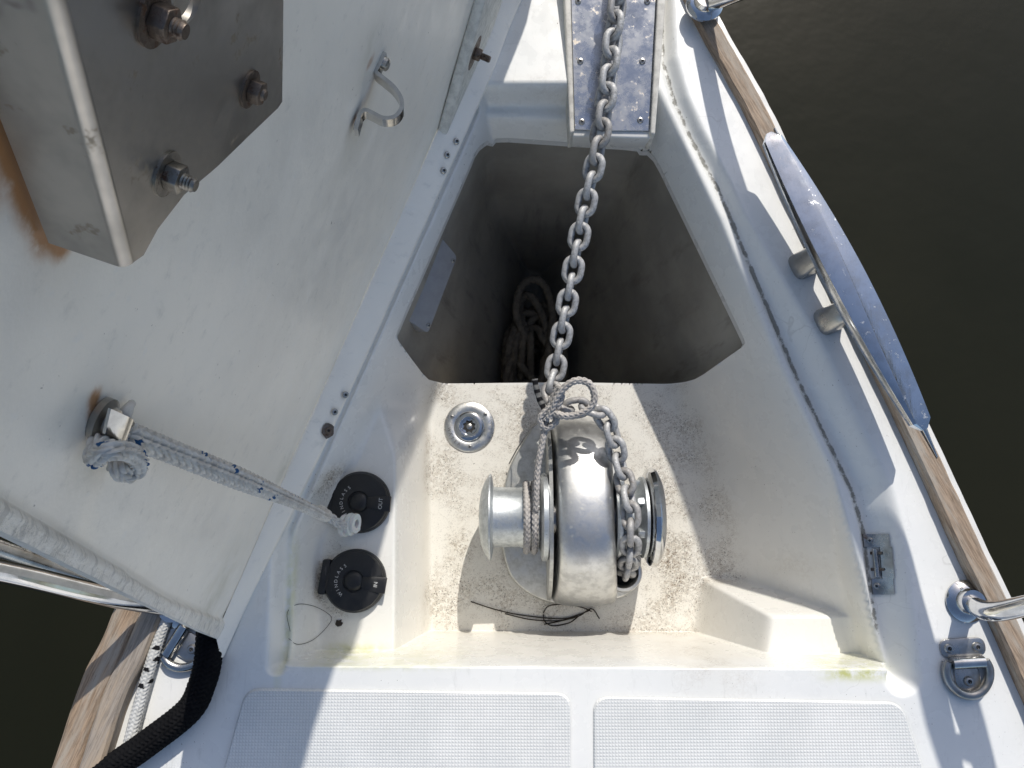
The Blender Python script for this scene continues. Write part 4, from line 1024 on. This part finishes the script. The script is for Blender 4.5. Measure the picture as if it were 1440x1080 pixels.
# ------------------------------------------------------------------ folding pad eyes
def pad_eye(C, ang, label):
    t = thing('folding_pad_eye', C, label, 'pad eye', 'folding pad eyes either side of the deck')
    Fm = Matrix.Translation(C) @ Matrix.Rotation(ang, 4, 'Z')
    mesh_obj('top_plate', moved(prism(rrect(.066, .026, .011, 5), 0, .005, .0015, 2), Fm @ Matrix.Translation((0, .026, 0))), M['stained'], t)
    mesh_obj('lower_plate', moved(prism(rrect(.036, .040, .014, 5), 0, .004, .0012, 2), Fm @ Matrix.Translation((.001, -.014, 0))), M['stained'], t)
    v = tube([Vector((-.022, .006, .009)), Vector((.024, .006, .009))], .0085, .01, 20)
    mesh_obj('saddle', moved(v, Fm), M['steel'], t)
    ringp = [(-.027, .008, .008), (-.031, -.004, .008), (-.028, -.020, .007), (-.016, -.034, .007), (0, -.039, .007), (.016, -.034, .007), (.028, -.020, .007), (.031, -.004, .008), (.027, .008, .008)]
    mesh_obj('ring', moved(tube([Vector(q) for q in ringp], .0062, .003, 16), Fm), M['stained'], t)
    for x, y in ((-.021, .026), (.020, .026), (.001, -.020)):
        screw(t, Fm @ Vector((x, y, .0048)), (0, 0, 1), .0068)
Pq = at(1360, 938, .0); Pq.z = surf_z(Pq.x, Pq.y)
pad_eye(Pq, R(3), 'folding steel pad eye with D ring on the right side deck')
Pq = at(252, 904, .0); Pq.z = surf_z(Pq.x, Pq.y)
pad_eye(Pq, R(60), 'folding steel pad eye half hidden under the corner of the lid')

# ------------------------------------------------------------------ pulpit legs and rails
def shadow_src(px, py, h):   # where a tube at height h runs whose shadow falls at this deck point
    q = at(px, py, 0); return q + SUN * (h / SUN.z)
b1 = at(990, 8, .020); b2 = at(1362, 846, .0); b2.z = surf_z(b2.x, b2.y); b3 = at(246, 856, 0); b3.z = surf_z(b3.x, b3.y)
pu = thing('bow_pulpit', b2, 'chrome tubular bow pulpit with round feet at the right edge and top edge', 'pulpit')
for b in (b1, b2, b3):
    ft = mesh_obj('foot_flange', moved(lathe([(0, 0), (.030, 0), (.030, .004), (.025, .008), (.019, .010), (.0175, .022), (0, .022)], 40, smooth=40), frame(b, (0, 0, 1))), M['chrome'], pu)
def ptube(name, path, rad=.0135, mat='chrome'): mesh_obj(name, tube(path, rad, .012, 24, ref=(1, 0, 0)), M[mat], pu)
ptube('post', [b1, shadow_src(1014, 190, .16), shadow_src(1060, 330, .33), shadow_src(1110, 455, .50), shadow_src(1150, 560, .64)])
topend = shadow_src(1420, 1300, .64)
post2 = catmull([b2, b2 + Vector((.004, .0, .10)), b2.lerp(topend, .5) + Vector((0, -.03, 0)), topend], .01)
def on_post(h): return min(post2, key=lambda q: abs(q.z - h))
ptube('post', [b2, b2 + Vector((.004, .0, .10)), b2.lerp(topend, .5) + Vector((0, -.03, 0)), topend])
ptube('post', [b3, at(150, 838, .10), at(40, 812, .19), at(-60, 790, .27), at(-300, 730, .42)])
ptube('brace', [at(170, 830, .02), at(60, 792, .10), at(-80, 745, .2)], .011, 'stained')
ptube('rail', [shadow_src(1150, 560, .64), shadow_src(1238, 735, .64), shadow_src(1282, 875, .64), shadow_src(1312, 985, .64), shadow_src(1355, 1110, .64), topend])
ptube('rail', [shadow_src(1150, 560, .64), shadow_src(1178, 592, .48), shadow_src(1195, 622, .37), shadow_src(1258, 740, .35), shadow_src(1292, 850, .34), shadow_src(1322, 955, .34), shadow_src(1360, 1110, .34), on_post(.34)], .0115)
ptube('brace', [shadow_src(1296, 920, .64), shadow_src(1340, 925, .50), shadow_src(1368, 985, .46), shadow_src(1400, 1110, .46), on_post(.46)], .0155)
ptube('cross_tube', [shadow_src(1341, 1046, .34), shadow_src(1362, 1044, .40), shadow_src(1386, 1055, .46)], .0125)

# ------------------------------------------------------------------ deck ropes at lower left
rz_ = lambda px, py, up_: (lambda q: Vector((q.x, q.y, surf_z(q.x, q.y) + up_)))(at(px, py, up_))
bk = thing('black_rope', rz_(240, 1020, 0), 'thick black braided mooring rope leaving under the lid corner', 'rope')
mesh_obj('rope', tube([rz_(296, 850, .020), rz_(293, 892, .0195), rz_(290, 930, .0195), rz_(282, 962, .020), rz_(262, 1001, .021), rz_(200, 1050, .021), rz_(150, 1086, .021), rz_(80, 1150, .021), rz_(-20, 1300, .021)], .0195, .0013, 64, 'chevron', pitch=.010, ncol=10, amp=.35, fleck=lambda s, t, a: (0, 0, 0, 1)), M['ropeblack'], bk)
fk = thing('flecked_rope', rz_(195, 960, 0), 'white rope with black flecks lying along the left toe rail', 'rope')
mesh_obj('rope', tube([rz_(240, 850, .012), rz_(222, 893, .011), rz_(206, 945, .011), rz_(193, 990, .011), rz_(180, 1040, .011), rz_(165, 1100, .011), rz_(140, 1200, .011)], .0095, .0011, 36, 'chevron', pitch=.0085, ncol=6, amp=.45, fleck=flk(21, 26)), M['ropefleck'], fk)

# ------------------------------------------------------------------ inside the locker: coiled rope and a grey access panel
co_ = thing('coiled_rope', at(748, 470, -.85), 'three strand rope coiled in the dark bottom of the locker', 'rope')
rr_ = random.Random(11); path = []
Cn = at(748, 480, -.66)
for k in range(120):
    a = k * .60; lay = k / 120
    rx = .040 + .022 * rr_.random() + .012 * (1 - lay); ry = .075 + .045 * rr_.random()
    path.append(Cn + Vector((math.cos(a) * rx + .012 * math.sin(k * .21) + rr_.uniform(-.008, .008), math.sin(a) * ry - .045 + .045 * math.sin(k * .33) + rr_.uniform(-.012, .012), -.10 + .12 * lay + .012 * math.sin(a * 2 + k))))
path += [at(742, 478, -.63), at(726, 442, -.61), at(733, 404, -.60), at(753, 393, -.60), at(770, 410, -.61), at(777, 450, -.63), at(770, 500, -.64), at(760, 545, -.66), at(752, 600, -.72)]
mesh_obj('rope', tube(path, .0095, .0032, 15, 'laid', pitch=.045, fleck=lambda s, t, a: (0, 0, 0, 1)), M['ropelocker'], co_)
for k, x in enumerate((712, 722, 733, 746, 784, 794)):
    mesh_obj('rope_fall', tube([at(x + 18 - k * 6, 450 + 6 * k, -.64), at(x + 6 - 2 * k, 480, -.62), at(x, 510, -.65), at(x - 3 + k, 550, -.72), at(x - 4, 620, -.85)], .0095, .0032, 15, 'laid', pitch=.045, fleck=lambda s, t, a: (0, 0, 0, 1)), M['ropelocker'], co_)
gp = thing('access_panel', at(600, 400, -.2), 'grey access panel on the left wall inside the locker', 'panel')
ga, gb, gc, gd = at(606, 318, -.120), at(642, 361, -.168), at(600, 469, -.168), at(560, 442, -.120)
gn = (gb - ga).cross(gd - ga).normalized(); gn = gn if gn.x > 0 else -gn
FR = frame((ga + gc) / 2, gn, gd - ga); FRi = FR.inverted(); pp = [FRi @ q for q in (ga, gb, gc, gd)]
pp2 = []
for i, q in enumerate(pp):
    a, b = pp[i - 1], pp[(i + 1) % 4]; r_ = .008
    for k in range(5):
        t = k / 4; A_ = q + (a - q).normalized() * r_; B_ = q + (b - q).normalized() * r_; pp2.append(A_.lerp(q, t).lerp(q.lerp(B_, t), t))
mesh_obj('panel', moved(prism([(q.x, q.y) for q in pp2], -.03, .004, .0015, 2), FR), M['panel'], gp)
for i in (1, 2):
    q = pp[i].lerp(sum(pp, Vector()) / 4, .16); screw(gp, FR @ Vector((q.x, q.y, .004)), gn, .004)

# ------------------------------------------------------------------ dry fibres on the recess floor
fb = thing('dry_fibres', at(790, 866, ZF), 'thin dark dry fibres lying on the floor behind the windlass', 'fibres')
zf = ZF + .003
def fpath(pp): return [at(x, y, zf + .002 * (i % 2)) for i, (x, y) in enumerate(pp)]
for pp in ([(662, 846), (700, 858), (740, 866), (790, 870), (815, 864), (830, 858)], [(710, 863), (745, 871), (785, 873), (812, 866)], [(765, 878), (790, 873), (815, 866), (832, 856), (843, 870)], [(764, 862), (772, 852), (795, 850), (818, 854), (832, 860)], [(764, 864), (766, 874), (778, 880), (800, 876), (812, 868)]):
    mesh_obj('fibre', tube(fpath(pp), .0011, .004, 6), M['fibre'], fb)

# ------------------------------------------------------------------ bits of debris on the switch shelf
P = at(477, 876, ZS); P.z = surf_z(P.x, P.y)
lf = tag(mesh_obj('dead_leaf', moved(prism([(-.006, -.002), (-.002, -.0055), (.004, -.004), (.0065, .0005), (.003, .002), (.0045, .0055), (-.001, .004), (-.004, .005)], .0006, .0026, .0004, 1), Matrix.Translation(P)), M['fibre']), 'small blackened leaf scrap below the lower black switch', 'leaf')
hs = [(408, 888), (404, 862), (418, 850), (440, 852), (460, 862), (466, 872), (452, 890), (436, 902), (418, 906), (406, 898)]
ho = tag(mesh_obj('loose_thread', tube([on_surf(x, y, .0025) for x, y in hs], .0004, .002, 6), M['fibre']), 'thin dark loose thread curled on the shelf left of the lower switch', 'thread')
